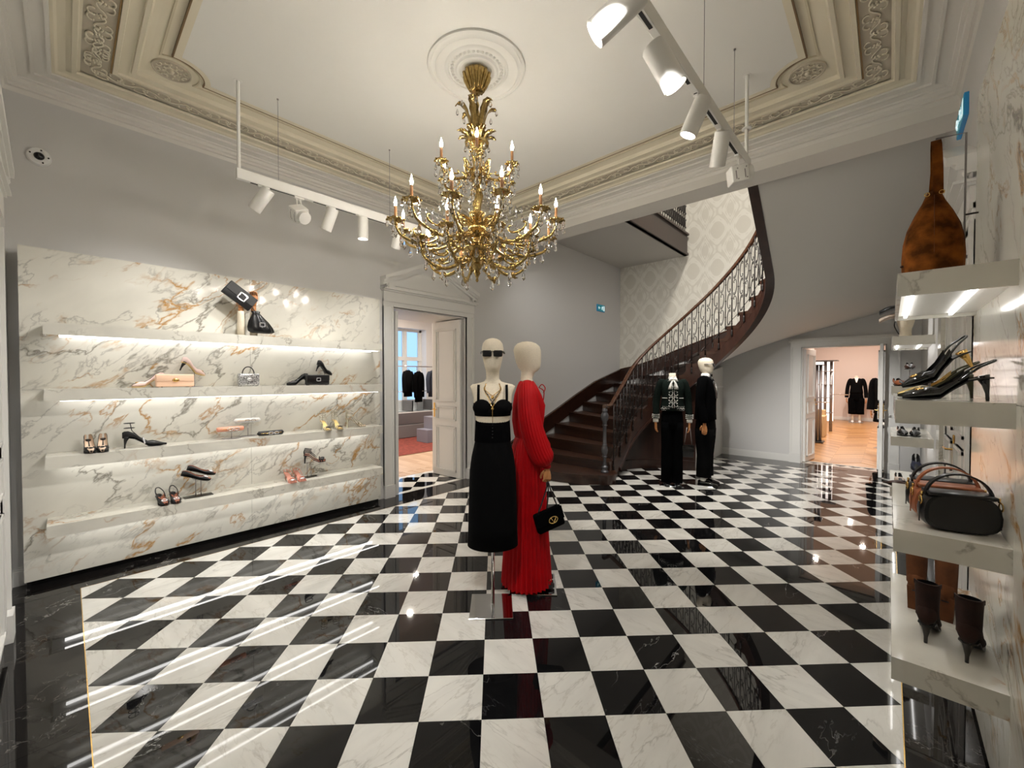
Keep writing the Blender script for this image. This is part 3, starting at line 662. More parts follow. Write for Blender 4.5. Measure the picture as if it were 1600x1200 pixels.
# balusters, one per step, each with its panel of scrolls
SCR = cscroll(k0=2.4, k1=34, n=22)
for k in range(NT_):
    s = SDS * k; z = tread_z(k); x, y = inner(s, -0.035)
    zt = rail_z(k) - 0.012; zb = z - 0.13
    mb = MB().tube([(x, y, zb + 0.05), (x, y, zt)], 0.0105, 6)
    mb.lathe([(0.002, -0.045), (0.014, -0.03), (0.018, -0.01), (0.012, 0.012), (0.018, 0.03), (0.012, 0.05), (0.009, 0.07)], 8, (x, y, zb))
    mb.lathe([(0.009, 0), (0.017, 0.012), (0.009, 0.024)], 8, (x, y, z + 0.42)).lathe([(0.009, 0), (0.015, 0.01), (0.009, 0.02)], 8, (x, y, z + 0.02))
    mb.build('baluster', 'iron', stair, True)
    if k >= NT_ - 1: continue
    def at(u, h):      # u 0..1 to the next baluster, h above the sloping tread line
        q = inner(s + SDS * u, -0.035); return (q[0], q[1], tread_z(k + u) + h)
    mb = MB().tube([at(0.5, 0.03), at(0.5, 0.88)], 0.0075, 5)
    for hh in (0.24, 0.50, 0.76):
        for sd in (-1, 1):
            mb.tube([at(0.5 + sd * (0.25 + vv * 0.55), hh + uu * 0.235 - (0.06 if sd > 0 else -0.06)) for uu, vv in SCR], 0.0065, 5)
        mb.ball(at(0.5, hh), 0.014, 6, 4)
    mb.tube([at(0, 0.09), at(0.5, 0.075), at(1, 0.09)], 0.005, 4)
    mb.build('scroll_panel', 'iron', stair, True)
# ---- gallery landing above, on the left
land = struct('ceiling_landing', MB().box(XL, -3.42, YB + 0.35, YF, 4.38, 4.72), 'soffit_white')
MB().box(-3.42, -3.36, YB + 0.35, YF - 0.06, 4.36, 4.80).build('fascia', 'dark_wood_string', land)
MB().box(-3.44, -3.33, YB + 0.35, YF - 0.06, 4.36, 4.41).build('fascia_moulding', 'dark_wood_string', land)
MB().box(-3.45, -3.32, YB + 0.35, YF - 0.06, 4.80, 4.84).build('nosing', 'dark_wood', land)
MB().cbox(-3.43, -3.35, YB + 0.35, YF - 0.08, 5.66, 5.72, 0.01).build('landing_handrail', 'handrail_wood', land)
bm_ = MB().tube([(0, 0, 0), (0, 0, 0.84)], 0.009, 6).lathe([(0.009, 0), (0.02, 0.02), (0.009, 0.04)], 8, (0, 0, 0.02)).lathe([(0.009, 0), (0.018, 0.02), (0.009, 0.04)], 8, (0, 0, 0.4))
for hh in (0.24, 0.55):
    for sd in (-1, 1): bm_.tube([(0, sd * (0.055 + vv * 0.09), hh + uu * 0.2) for uu, vv in SCR], 0.006, 4)
bmesh_ = bm_.mesh('landing_baluster')
for i in range(38):
    o = mobj('landing_baluster', bmesh_, 'iron', land, True); o.location = (-3.39, YF - 0.14 - i * 0.11, 4.83)
# ================================================================ the room behind door 1
LX0, LY0, LY1 = -10.6, 2.2, 10.2
RO = XL - WT
fl1 = struct('floor_salon', MB().box(LX0, RO, LY0, LY1, -0.1, -0.004), 'oak_pale')
pw, pl = 0.09, 0.5
pm = MB().box(-pl / 2, pl / 2, -pw / 2 + 0.0006, pw / 2 - 0.0006, -0.004, 0.0).mesh('plank'); pm.materials.append(M['oak_pale'])
cnt = 0
for i in range(-3, 30):
    for j in range(0, 40):
        x, y = RO - 0.03 - pl / 2 - i * pl + (j % 2) * 0.25, 3.2 + (j + 0.5) * pw
        if x + pl / 2 > RO or x < -7.9 or y > 5.9 or y < 3.1: continue
        o = mobj('plank', pm, None, fl1); o.location = (x, y, 0); cnt += 1
struct('ceiling_salon', MB().box(LX0, RO, LY0, LY1, 3.55, 3.65), 'room_white')
W0, W1, WZ0, WZ1 = 6.45, 7.60, 0.55, 3.10
struct('wall_salon_window', MB().box(LX0 - 0.45, LX0, LY0, W0, 0, 3.6).box(LX0 - 0.45, LX0, W1, LY1, 0, 3.6).box(LX0 - 0.45, LX0, W0, W1, 0, WZ0).box(LX0 - 0.45, LX0, W0, W1, WZ1, 3.6), 'room_white')
struct('wall_salon_side', MB().box(LX0, RO, LY0 - 0.1, LY0, 0, 3.6), 'room_white'); struct('wall_salon_rear', MB().box(LX0, RO, LY1, LY1 + 0.1, 0, 3.6), 'room_white')
w1 = struct('window_1', MB().box(LX0 - 0.36, LX0 - 0.28, W0, W0 + 0.07, WZ0, WZ1).box(LX0 - 0.36, LX0 - 0.28, W1 - 0.07, W1, WZ0, WZ1).box(LX0 - 0.36, LX0 - 0.28, W0, W1, WZ1 - 0.07, WZ1).box(LX0 - 0.36, LX0 - 0.28, W0, W1, WZ0, WZ0 + 0.09), 'trim_white')
MB().box(LX0 - 0.38, LX0 - 0.26, W0, W1, 2.14, 2.26).build('transom', 'trim_white', w1)
MB().box(LX0 - 0.38, LX0 - 0.27, (W0 + W1) / 2 - 0.05, (W0 + W1) / 2 + 0.05, WZ0, WZ1).build('mullion', 'trim_white', w1)
for a, b in ((W0 + 0.07, (W0 + W1) / 2 - 0.05), ((W0 + W1) / 2 + 0.05, W1 - 0.07)):
    for c, d in ((WZ0 + 0.09, 2.14), (2.26, WZ1 - 0.07)):
        MB().box(LX0 - 0.335, LX0 - 0.325, a, b, c, d).build('window_pane', 'glass_pane', w1)
        MB().box(LX0 - 0.35, LX0 - 0.31, a, a + 0.03, c, d).box(LX0 - 0.35, LX0 - 0.31, b - 0.03, b, c, d).build('sash', 'trim_white', w1)
rug = thing('rug', 'rust red rug on the parquet beyond the pedimented doorway', 'rug')
MB().box(-10.2, -7.45, 4.2, 9.0, 0.0, 0.012).build('rug_pile', 'rug_red', rug); MB().box(-10.22, -7.43, 4.18, 9.02, 0.0, 0.006).build('rug_binding', 'brown_line', rug)
# display cabinet under the rails
cab = thing('display_cabinet', 'long grey steel display cabinet with lit glass top below the hanging jackets', 'cabinet', (-9.75, 5.3, 0.0))
MB().cbox(-0.3, 0.3, 0.35, 2.6, 0.02, 0.36, 0.01).build('plinth', 'grey_cabinet', cab); MB().cbox(-0.28, 0.26, 0.37, 2.6, 0.37, 0.68, 0.01).build('drawer', 'steel', cab)
MB().box(-0.27, 0.24, 0.38, 2.6, 0.68, 0.70).build('display_top', 'lamp_white', cab)
for y in (0.38, 1.05, 1.75, 2.55): MB().box(-0.27, 0.24, y, y + 0.03, 0.70, 1.0).build('divider', 'steel', cab)
MB().box(-0.27, -0.25, 0.38, 2.6, 0.70, 1.0).build('back_panel', 'room_white', cab); MB().box(0.232, 0.24, 0.41, 2.55, 0.70, 1.0).build('glass_front', 'glass_pane', cab)
pl = thing('plinth_bench', 'stepped lilac grey plinth at the edge of the red rug', 'plinth', (-8.6, 6.1, 0.012))
MB().cbox(-0.2, 0.25, -0.1, 0.6, 0, 0.32, 0.006).build('lower_block', 'grey_plinth', pl); MB().cbox(-0.2, 0.25, 0.12, 0.6, 0.32, 0.62, 0.006).build('upper_block', 'grey_plinth', pl)
# clothes rail
rail = thing('clothes_rail', 'slim chrome clothes rail in front of the blue window', 'clothes rail', (-9.6, 5.0, 0.0))
MB().tube([(0, 0.4, 1.93), (0, 3.4, 1.93)], 0.015, 8).build('top_bar', 'chrome', rail, True); MB().tube([(0, 0.4, 1.25), (0, 3.4, 1.25)], 0.01, 8).build('lower_bar', 'chrome', rail, True)
for y in (0.85, 1.55, 2.15): MB().tube([(0.02, y, 0.72), (0.02, y, 1.93)], 0.009, 8).build('post', 'chrome', rail, True)
def jacket(loc, label, mat, w=0.24, L=0.75, rz=0.0):
    j = thing('jacket', label, 'jacket', loc, rz, 'jackets on the rail by the window')
    rg = []
    for z, rx, ry in ((0, .06, .03), (-.03, w * .8, .05), (-.07, w, .065), (-.3, w * .92, .075), (-L, w, .08)): rg.append(ell(z, ry, rx, n=20, pw=0.8))
    MB().loft(rg).build('jacket_body', mat, j, True)
    for s in (-1, 1):
        MB().tube(cr([(0, s * w * 0.82, -.06), (0.01, s * (w + .05), -.25), (0.02, s * (w + .04), -L * 0.85)], 5), [.06, .064, .066, .066, .064, .062, .06, .058, .056, .054, .052], 10).build('sleeve', mat, j, True)
    MB().tube(cr([(0, -w * .75, -.045), (0, 0, .03), (0, w * .75, -.045)], 6), 0.006, 6).tube(cr([(0, 0, .03), (0, 0.02, .07), (0, -0.01, .1), (0, -0.02, .075)], 5), 0.003, 5).build('hanger', 'chrome', j, True)
    return j
jacket((-9.6, 5.55, 1.83), 'black jacket hanging closest to the left door jamb, half hidden', 'black_cloth', 0.15, 0.95)
jacket((-9.6, 6.28, 1.83), 'black short jacket hanging in the middle of the rail before the window', 'black_cloth', 0.16, 0.72, 0.45)
jacket((-9.6, 6.62, 1.80), 'longer black jacket touching the middle jacket on the rail', 'black_velvet', 0.14, 0.85, 0.45)
jacket((-9.6, 7.12, 1.83), 'slate grey jacket hanging at the right end of the rail', 'navy_cloth', 0.19, 0.75, 0.25)
# ================================================================ the room behind the far door
HX0, HX1, HY1 = -3.2, 1.6, 20.2
fl2 = struct('floor_menswear', MB().box(HX0, HX1, YF + 0.3, HY1, -0.1, -0.004), 'oak')
cw_, stp = 0.46, 0.155
chev = []
for sg in (1, -1):
    y0, y1 = (0, cw_) if sg > 0 else (cw_, 0)
    q = [(0.0006, y0 + 0.0006), (cw_ - 0.0006, y1 + 0.0006), (cw_ - 0.0006, y1 + stp - 0.0006), (0.0006, y0 + stp - 0.0006)]
    me = MB().prism(q, -0.004, 0.0).mesh('plank'); me.materials.append(M['oak']); chev.append(me)
for ci in range(5):
    for r in range(48):
        y = YF + 0.31 + r * stp
        x = -1.75 + ci * cw_
        if x < -1.3 and y > 14.5: continue
        o = mobj('plank', chev[ci % 2], None, fl2); o.location = (x, y, 0)
struct('ceiling_menswear', MB().box(HX0, HX1, YF + 0.3, HY1, 3.3, 3.4), 'room_white')
struct('wall_menswear_rear', MB().box(HX0, HX1, HY1 - 0.1, HY1, 0, 3.35), 'pink_plaster')
struct('wall_menswear_left', MB().box(HX0 - 0.1, HX0, YF + 0.3, HY1, 0, 3.35), 'pink_plaster'); struct('wall_menswear_right', MB().box(HX1, HX1 + 0.1, YF + 0.3, HY1, 0, 3.35), 'pink_plaster')
struct('wall_menswear_return', MB().box(HX0, -2.0, 18.2, 18.3, 0, 3.35), 'pink_plaster')
struct('baseboard_menswear', MB().box(HX0, HX1, HY1 - 0.12, HY1 - 0.1, 0, 0.12), 'trim_white')
rk = thing('display_rack', 'tall ribbed steel display rack just inside the far doorway', 'rack', (-1.30, 12.8, 0.0))
MB().cbox(-0.35, 0.12, -0.2, 0.2, 0, 0.03, 0.005).build('base_plate', 'dark_steel', rk); MB().box(-0.35, 0.1, -0.18, 0.18, 1.93, 1.95).build('cap_plate', 'dark_steel', rk)
for i in range(5): MB().tube([(-0.26 + i * 0.075, 0.0, 0.03), (-0.26 + i * 0.075, 0.0, 1.93)], 0.034, 12).build('tube_upright', 'steel', rk, True)
MB().tube([(-0.2, -0.05, 1.02), (0.25, -0.25, 1.02)], 0.012, 8).build('hanging_arm', 'chrome', rk, True)
rk2 = thing('shelf_tower', 'steel shelf tower with glowing niches behind the ribbed rack', 'shelf', (-1.62, 15.6, 0.0))
for x in (-0.55, -0.18, 0.2, 0.34): MB().tube([(x, 0, 0), (x, 0, 2.12)], 0.04, 10).build('upright', 'steel', rk2, True)
for z in (0.55, 1.0, 1.4, 1.8, 2.1): MB().box(-0.6, 0.38, -0.15, 0.2, z, z + 0.02).build('shelf', 'steel', rk2)
MB().box(-0.6, 0.38, 0.2, 0.22, 0.3, 2.1).build('lit_back', 'lit_niche', rk2); MB().box(-0.65, 0.5, -0.25, 0.25, 2.12, 2.14).build('cap_plate', 'dark_steel', rk2)
MB().tube([(0.3, -0.1, 1.12), (0.75, -0.1, 1.12)], 0.012, 8).build('hanging_arm', 'chrome', rk2, True)
ar = thing('armchair', 'pale raffia block armchair on the oak floor of the far room', 'armchair', (-1.62, 14.2, 0.0))
MB().cbox(-0.4, 0.32, -0.35, 0.35, 0.0, 0.42, 0.02).build('seat_block', 'raffia', ar); MB().cbox(-0.4, 0.32, 0.2, 0.4, 0.0, 0.72, 0.02).build('backrest', 'raffia', ar); MB().cbox(0.2, 0.34, -0.35, 0.4, 0, 0.58, 0.02).build('armrest', 'raffia', ar)
for i, (z0, z1, m_) in enumerate(((0.28, 0.36, 'black_cloth'), (0.55, 0.62, 'dark_steel'))):
    pass
lowt = thing('step_display', 'low black and white step display by the right leaf of the far door', 'display stand', (0.14, 11.6, 0.0))
MB().cbox(-0.3, 0.3, -0.3, 0.3, 0, 0.42, 0.01).build('black_block', 'black_cloth', lowt); MB().cbox(-0.25, 0.3, 0.3, 0.9, 0, 0.62, 0.01).build('white_block', 'room_white', lowt)
# ================================================================ marble display wall, left
dw = thing('marble_display_wall', 'large white marble display wall with gold veins beside the pedimented door', 'display wall', (XP, 0, 0))
Y0, Y1, YM, Z0, Z1, ZM = -0.235, 2.77, 1.30, 0.055, 2.65, 1.545
for a, b in ((Y0, YM - 0.001), (YM + 0.001, Y1)):
    for c, d in ((Z0, ZM - 0.001), (ZM + 0.001, Z1)): MB().box(-0.05, 0, a, b, c, d).build('marble_slab', 'calacatta', dw)
MB().box(-0.12, -0.05, Y0 + 0.03, Y1 - 0.02, 0.06, Z1 - 0.02).build('carcass', 'wall_grey', dw)
MB().box(-0.10, -0.06, Y0 + 0.03, Y1, 0.0, 0.06).build('recessed_plinth', 'black_plastic', dw)
MB().box(-0.045, -0.005, Y0 + 0.012, Y0 + 0.035, 0.0, 0.055).build('foot', 'black_plastic', dw)
SH = [2.05, 1.552, 1.042, 0.527]; SHN = ['uppermost', 'second highest', 'third highest', 'lowest']
SHD = ['carrying the mannequin hands', 'carrying the pink clutch and the glitter bag', 'carrying the three clutches on stands', 'carrying the round-buckle slingbacks']
for z, nm, ds in zip(SH, SHN, SHD):
    s = thing('marble_shelf', f'{nm} shelf of the gold-veined wall, {ds}', 'shelf', (XP, 0, z), 0, 'shelves on the left marble wall')
    for a, b in ((-0.11, YM + 0.02), (YM + 0.0215, 2.645)):
        MB().box(0.268, 0.28, a, b, -0.09, 0).build('shelf_fascia', 'calacatta_shelf', s)
        MB().box(0.0, 0.268, a, b, -0.02, 0).build('shelf_top', 'calacatta_shelf', s)
    for a in (-0.11, 2.633): MB().box(0.0, 0.268, a, a + 0.012, -0.09, -0.02).build('shelf_end', 'calacatta_shelf', s)
    MB().box(0.0, 0.268, -0.098, 2.633, -0.072, -0.06).build('soffit_panel', 'lamp_white', s)
    for x in (0.24, 0.08): MB().box(x, x + 0.010, -0.03, 2.60, -0.094, -0.072).build('led_strip', 'led', s)
# ================================================================ marble display wall, right
dr = thing('marble_display_wall', 'tall veined marble panel behind the suede bag and handbags', 'display wall', (XQ, 0, 0))
for a, b in ((1.5, 2.21), (2.212, 3.24)):
    for c, d in ((0.03, 1.545), (1.547, 3.10)): MB().box(0, 0.06, a, b, c, d).build('marble_slab', 'calacatta', dr)
SR_D = ['carrying the tan suede hobo bag', 'carrying the black patent slingbacks', 'carrying the three top-handle bags', 'carrying the suede ankle boots']
SR_F = ['carrying the display head with caps', 'carrying the orange loafer', 'carrying the black lace-up shoes', 'carrying the woven brown shoe']
def rshelf(z, y0, y1, label, grp):
    s = thing('marble_shelf', label, 'shelf', (XQ, 0, z), 0, grp)
    xf_ = -0.305
    MB().box(xf_, xf_ + 0.012, y0, y1, -0.09, 0).build('shelf_fascia', 'calacatta_shelf', s)
    for a in (y0, y1 - 0.012): MB().box(xf_ + 0.012, 0, a, a + 0.012, -0.09, 0).build('shelf_end', 'calacatta_shelf', s)
    MB().box(xf_ + 0.012, 0, y0 + 0.012, y1 - 0.012, -0.02, -0.0008).build('shelf_top', 'calacatta_shelf', s)
    MB().box(xf_ + 0.012, 0, y0 + 0.012, y1 - 0.012, -0.072, -0.06).build('soffit_panel', 'lamp_white', s)
    for x in (-0.27, -0.10): MB().box(x, x + 0.014, y0 + 0.06, y1 - 0.06, -0.084, -0.072).build('led_strip', 'led', s)
for z, nm, ds in zip(SH, SHN, SR_D): rshelf(z, 2.22, 3.18, f'{nm} shelf of the near right wall, {ds}', 'shelves on the near right wall')
dr2 = thing('marble_display_wall', 'slim marble panel behind the small shelves near the far door', 'display wall', (XQ, 0, 0))
for a, b in ((5.12, 5.40), (5.402, 6.72)): MB().box(0, 0.06, a, b, 0.03, 3.10).build('marble_slab', 'calacatta' if a < 5.3 else 'wall_grey', dr2)
for z, nm, ds in zip(SH, SHN, SR_F): rshelf(z, 5.64, 6.7, f'{nm} shelf of the unit near the far door, {ds}', 'shelves on the far right wall')

# ================================================================ chandelier
ch = thing('chandelier', 'tiered gilt chandelier with candle bulbs and crystal drops', 'chandelier', (RX, RY, 2.38))
Zt = ZC - 2.38 - 0.03
can = [(0.03, Zt - 0.15)] + [(0.05, Zt - 0.145), (0.06, Zt - 0.12), (0.072, Zt - 0.09), (0.09, Zt - 0.05), (0.10, Zt - 0.02), (0.09, Zt), (0.02, Zt + 0.01)]
mb = MB().lathe(can, 24)
for k in range(12):
    a = 2 * PI * k / 12; mb.tube([(math.cos(a) * r, math.sin(a) * r, z) for r, z in ((0.05, Zt - 0.145), (0.07, Zt - 0.10), (0.092, Zt - 0.05), (0.102, Zt - 0.015))], [0.006, 0.012, 0.014, 0.012], 6)
mb.build('ceiling_canopy', 'brass', ch, True)
stem = [(0.004, 0.0), (0.012, 0.012), (0.008, 0.03), (0.014, 0.045), (0.028, 0.07), (0.02, 0.09), (0.034, 0.11), (0.04, 0.13), (0.03, 0.15), (0.06, 0.20), (0.095, 0.235), (0.10, 0.255), (0.07, 0.27), (0.035, 0.30), (0.03, 0.34), (0.05, 0.36), (0.06, 0.40), (0.04, 0.44), (0.028, 0.47), (0.05, 0.50), (0.065, 0.53), (0.03, 0.55), (0.036, 0.60), (0.05, 0.66), (0.04, 0.71), (0.028, 0.75), (0.04, 0.78), (0.085, 0.80), (0.09, 0.82), (0.05, 0.84), (0.03, 0.90), (0.045, 0.96), (0.05, 1.0), (0.03, 1.02), (0.045, 1.04), (0.09, 1.055), (0.095, 1.07), (0.05, 1.085), (0.035, 1.12), (0.05, 1.20), (0.05, 1.26), (0.03, 1.29), (0.012, 1.33), (0.02, 1.36), (0.01, 1.39), (0.008, Zt - 0.16)]
MB().lathe(stem, 20).build('stem', 'brass', ch, 'auto')
# acanthus spray near the top
for tier, (r0, z0, n, hgt, sp) in enumerate(((0.04, 1.08, 6, 0.27, 0.10), (0.05, 1.05, 8, 0.09, 0.085))):
    for k in range(n):
        a = 2 * PI * (k + 0.5 * tier) / n; e = Vector((math.cos(a), math.sin(a), 0)); up = Vector((0, 0, 1))
        pth = cr([e * r0 + up * z0, e * (r0 + sp * 0.15) + up * (z0 + hgt * 0.5), e * (r0 + sp * 0.5) + up * (z0 + hgt * 0.9), e * (r0 + sp) + up * (z0 + hgt), e * (r0 + sp * 1.25) + up * (z0 + hgt * 0.9)], 3)
        w = Vector((-e.y, e.x, 0)); rg = []
        for i, p in enumerate(pth):
            t = i / (len(pth) - 1); h = 0.022 * (0.5 + math.sin(PI * min(t * 1.1, 1))) * (1.15 if i % 2 else 0.9); th = 0.005
            rg.append([p + w * h, p + e * th, p - w * h, p - e * th])
        MB().loft(rg).build('acanthus_leaf', 'brass', ch, True)
drop_me = MB().lathe([(0.0008, 0.0), (0.003, -0.005), (0.0065, -0.015), (0.0125, -0.033), (0.011, -0.043), (0.0008, -0.054)], 6).mesh('crystal_drop'); drop_me.materials.append(M['crystal'])
big_me = MB().lathe([(0.0008, 0.0), (0.0035, -0.007), (0.0085, -0.024), (0.0175, -0.053), (0.0145, -0.067), (0.0008, -0.082)], 6).mesh('crystal_drop'); big_me.materials.append(M['crystal'])
def drop(me, p, par):
    o = bpy.data.objects.new('crystal_drop', me); COL.objects.link(o); o.parent = par; o.location = p; o.rotation_euler = (0, 0, random.random() * 6); return o
cup_prof = [(0.006, -0.035), (0.014, -0.028), (0.010, -0.018), (0.018, -0.010), (0.038, -0.004), (0.050, 0.006), (0.042, 0.008), (0.014, 0.004), (0.013, 0.02), (0.016, 0.024), (0.010, 0.026)]
cup_me = MB().lathe(cup_prof, 14)
for k in range(8):
    a = 2 * PI * k / 8; cup_me.ball((0.048 * math.cos(a), 0.048 * math.sin(a), 0.004), 0.009, 5, 3)
cup_me = cup_me.mesh('drip_pan'); cup_me.materials.append(M['brass'])
sleeve_me = MB().lathe([(0.011, 0.0), (0.0115, 0.004), (0.0105, 0.008), (0.0105, 0.078), (0.008, 0.080)], 10).mesh('candle_sleeve'); sleeve_me.materials.append(M['candle_sleeve'])
bulb_me = MB().lathe([(0.006, 0.0), (0.0075, 0.004), (0.0108, 0.016), (0.0116, 0.024), (0.0095, 0.036), (0.005, 0.050), (0.0022, 0.062), (0.0006, 0.070)], 10).mesh('flame_bulb'); bulb_me.materials.append(M['bulb'])
for me in (cup_me, sleeve_me, bulb_me):
    for p in me.polygons: p.use_smooth = True
def arm(ang, R, zh, zc, dip, rh=0.05, th=0.0125, cs=1.0):
    e = Vector((math.cos(ang), math.sin(ang), 0)); up = Vector((0, 0, 1)); w = Vector((-e.y, e.x, 0))
    P = [e * (rh + 0.09 * R / 0.6) + up * (zh + 0.03), e * (rh + 0.12 * R / 0.6) + up * (zh + 0.085), e * (rh + 0.05) + up * (zh + 0.085), e * rh + up * (zh + 0.02), e * (R * 0.32) + up * (zh - dip * 0.45), e * (R * 0.62) + up * (zc - dip), e * (R * 0.92) + up * (zc - dip * 0.68), e * R + up * (zc - 0.03)]
    mb = MB(); pth = cr(P, 5); mb.tube(pth, [th * (0.75 + 0.4 * math.sin(PI * i / (len(pth) - 1))) for i in range(len(pth))], 7)
    # inner curl and leaf accents
    q = cscroll(k0=1.8, k1=26, n=20)
    mb.tube([e * (R * 0.66 + u * 0.16 * R / 0.6) + up * (zc - dip * 0.45 + v * 0.15 * R / 0.6) for u, v in q], th * 0.62, 6)
    for t_, s_ in ((0.42, 1), (0.58, 1), (0.75, -1)):
        p = pth[int(t_ * (len(pth) - 1))]; mb.ball(tuple(p), th * 2.1, 6, 4)
        mb.tube([p, p + e * 0.02 + up * 0.022 * s_, p + e * 0.045 + up * 0.02 * s_], [th, th * 0.8, th * 0.2], 5)
    o = mb.build('arm', 'brass', ch, True)
    tip = e * R + up * zc
    for me in (cup_me, sleeve_me, bulb_me):
        c = bpy.data.objects.new(me.name, me); COL.objects.link(c); c.parent = o
        if me is cup_me: c.scale = (cs, cs, 1.0)
        c.location = tip + up * (0.0 if me is cup_me else 0.024 if me is sleeve_me else 0.103)
    nd = 5 if R > 0.35 else 4
    for k in range(nd):
        a = 2 * PI * (k + 0.3) / nd; drop(drop_me, tip + Vector((math.cos(a) * 0.046 * cs, math.sin(a) * 0.046 * cs, -0.004)), o)
        if k % 2 == 0: drop(drop_me, tip + Vector((math.cos(a) * 0.046 * cs, math.sin(a) * 0.046 * cs, -0.055)), o)
    drop(big_me, tip + up * (-0.035), o)
    lo = e * (R * 0.62) + up * (zc - dip - 0.012); drop(big_me, lo, o); drop(drop_me, e * (R * 0.38) + up * (zh - dip * 0.55 - 0.012), o); drop(big_me, e * (R * 0.9) + up * (zc - dip * 0.72 - 0.01), o)
for k in range(6): arm(2 * PI * (k + 0.29) / 6, 0.30, 0.83, 0.84, 0.09, 0.05, 0.0105)
for k in range(12):
    arm(2 * PI * (k + 0.08) / 12, 0.61, 0.38, 0.40 + 0.03 * (k % 2), 0.16, 0.05, 0.0125, 1.28)
for k in range(8): arm(2 * PI * (k + 0.45) / 8, 0.44, 0.23, 0.29, 0.21, 0.06, 0.0125, 1.15)
# swags of beads between tiers and hub drops
for k in range(12):
    a = 2 * PI * (k + 0.35) / 12; e = Vector((math.cos(a), math.sin(a), 0))
    for i in range(9):
        t = i / 8; drop(drop_me, e * lerp(0.09, 0.40, t ** 1.3) + Vector((0, 0, lerp(0.82, 0.50, t) - 0.06 * math.sin(PI * t))), ch)
for k in range(8):
    a = 2 * PI * k / 8; e = Vector((math.cos(a), math.sin(a), 0)); drop(big_me, e * 0.10 + Vector((0, 0, 0.24)), ch); drop(drop_me, e * 0.09 + Vector((0, 0, 1.05)), ch); drop(drop_me, e * 0.15 + Vector((0, 0, 1.33)), ch)
    drop(drop_me, e * 0.09 + Vector((0, 0, 0.80)), ch)

# ================================================================ ceiling tracks with spots
def spot_light(parent, name, energy, size_deg, loc, rot, blend=1.0, col=(1.0, 0.975, 0.94), rad=0.04):
    d = bpy.data.lights.new(name, 'SPOT'); d.energy = energy; d.spot_size = math.radians(size_deg); d.spot_blend = blend; d.color = col; d.shadow_soft_size = rad
    o = bpy.data.objects.new(name, d); COL.objects.link(o); o.parent = parent; o.location = loc; o.rotation_euler = rot; return o
def track(label, x, y0, y1, z0, rods, wires):
    t = thing('light_track', label, 'light track', (x, y0, z0), 0, 'white ceiling tracks'); L = y1 - y0
    MB().cbox(-0.02, 0.02, 0, L, 0.0, 0.085, 0.003).build('rail', 'lamp_white', t)
    for a in [i * 0.5 for i in range(int(L / 0.5))]: MB().box(-0.009, 0.009, a + 0.1, min(a + 0.5, L - 0.02), -0.0012, 0.002).build('track_slot', 'black_slot', t)
    for yr in rods:
        MB().tube([(0, yr - y0, 0.08), (0, yr - y0, ZC - z0 + 0.01)], 0.013, 10).lathe([(0.03, ZC - z0 - 0.006), (0.03, ZC - z0 + 0.01), (0.01, ZC - z0 + 0.012)], 14, (0, yr - y0, 0)).build('rod', 'lamp_white', t, 'auto')
    for yw in wires: MB().tube([(0, yw - y0, 0.08), (0, yw - y0, ZC - z0 + 0.01)], 0.0022, 6).lathe([(0.008, ZC - z0 - 0.012), (0.008, ZC - z0 + 0.01)], 8, (0, yw - y0, 0)).build('wire', 'steel', t)
    return t
tr1 = track('white light track along the marble wall, hung from one rod and two wires', -3.87, 0.945, 3.05, 3.235, (0.965,), (1.256, 2.32))
tr2 = track('long white light track above the aisle, running over the camera', -0.85, -0.1, 3.72, 3.295, (3.661,), (3.308, 2.65))
MB().lathe([(0.02, 0.30), (0.036, 0.302), (0.036, 0.31), (0.02, 0.312)], 14, (0, 3.76, 0)).build('rod_collar', 'lamp_white', tr2)
def spot(label, x, y, z, aim, energy, ang=40, on=True, r=0.05, L=0.21, drop_=0.085):
    o = thing('track_spotlight', label, 'spotlight', (x, y, z), 0, 'spotlights on the tracks')
    MB().cbox(-0.014, 0.014, -0.045, 0.045, -0.016, 0.0, 0.003).build('adapter', 'lamp_white', o); MB().tube([(0, 0, -0.016), (0, 0, -drop_)], 0.009, 8).build('yoke', 'lamp_white', o, True)
    d = (Vector(aim) - Vector((x, y, z - drop_))).normalized(); q = d.to_track_quat('-Z', 'Y')
    h = MB().lathe([(r - 0.006, L * 0.5 - 0.012), (r - 0.004, L * 0.5), (r * 0.9, L * 0.5 + 0.0), (r, L * 0.5 - 0.008), (r, -L * 0.5), (r - 0.006, -L * 0.5), (r - 0.008, -L * 0.5 + 0.02), (0.001, -L * 0.5 + 0.02)], 20).build('lamp_head', 'lamp_white', o, 'auto')
    c = Vector((0, 0, -drop_)) + d * 0.03
    h.location = c; h.rotation_mode = 'QUATERNION'; h.rotation_quaternion = q
    MB().lathe([(0.001, -L * 0.5 + 0.012), (r - 0.008, -L * 0.5 + 0.012), (r - 0.008, -L * 0.5 + 0.016), (0.001, -L * 0.5 + 0.016)], 16).build('lens', 'lens' if on else 'lens_off', h)
    if on: s = spot_light(h, 'lamp_beam', energy, ang, (0, 0, -L * 0.5 - 0.005), (0, 0, 0))
    return o
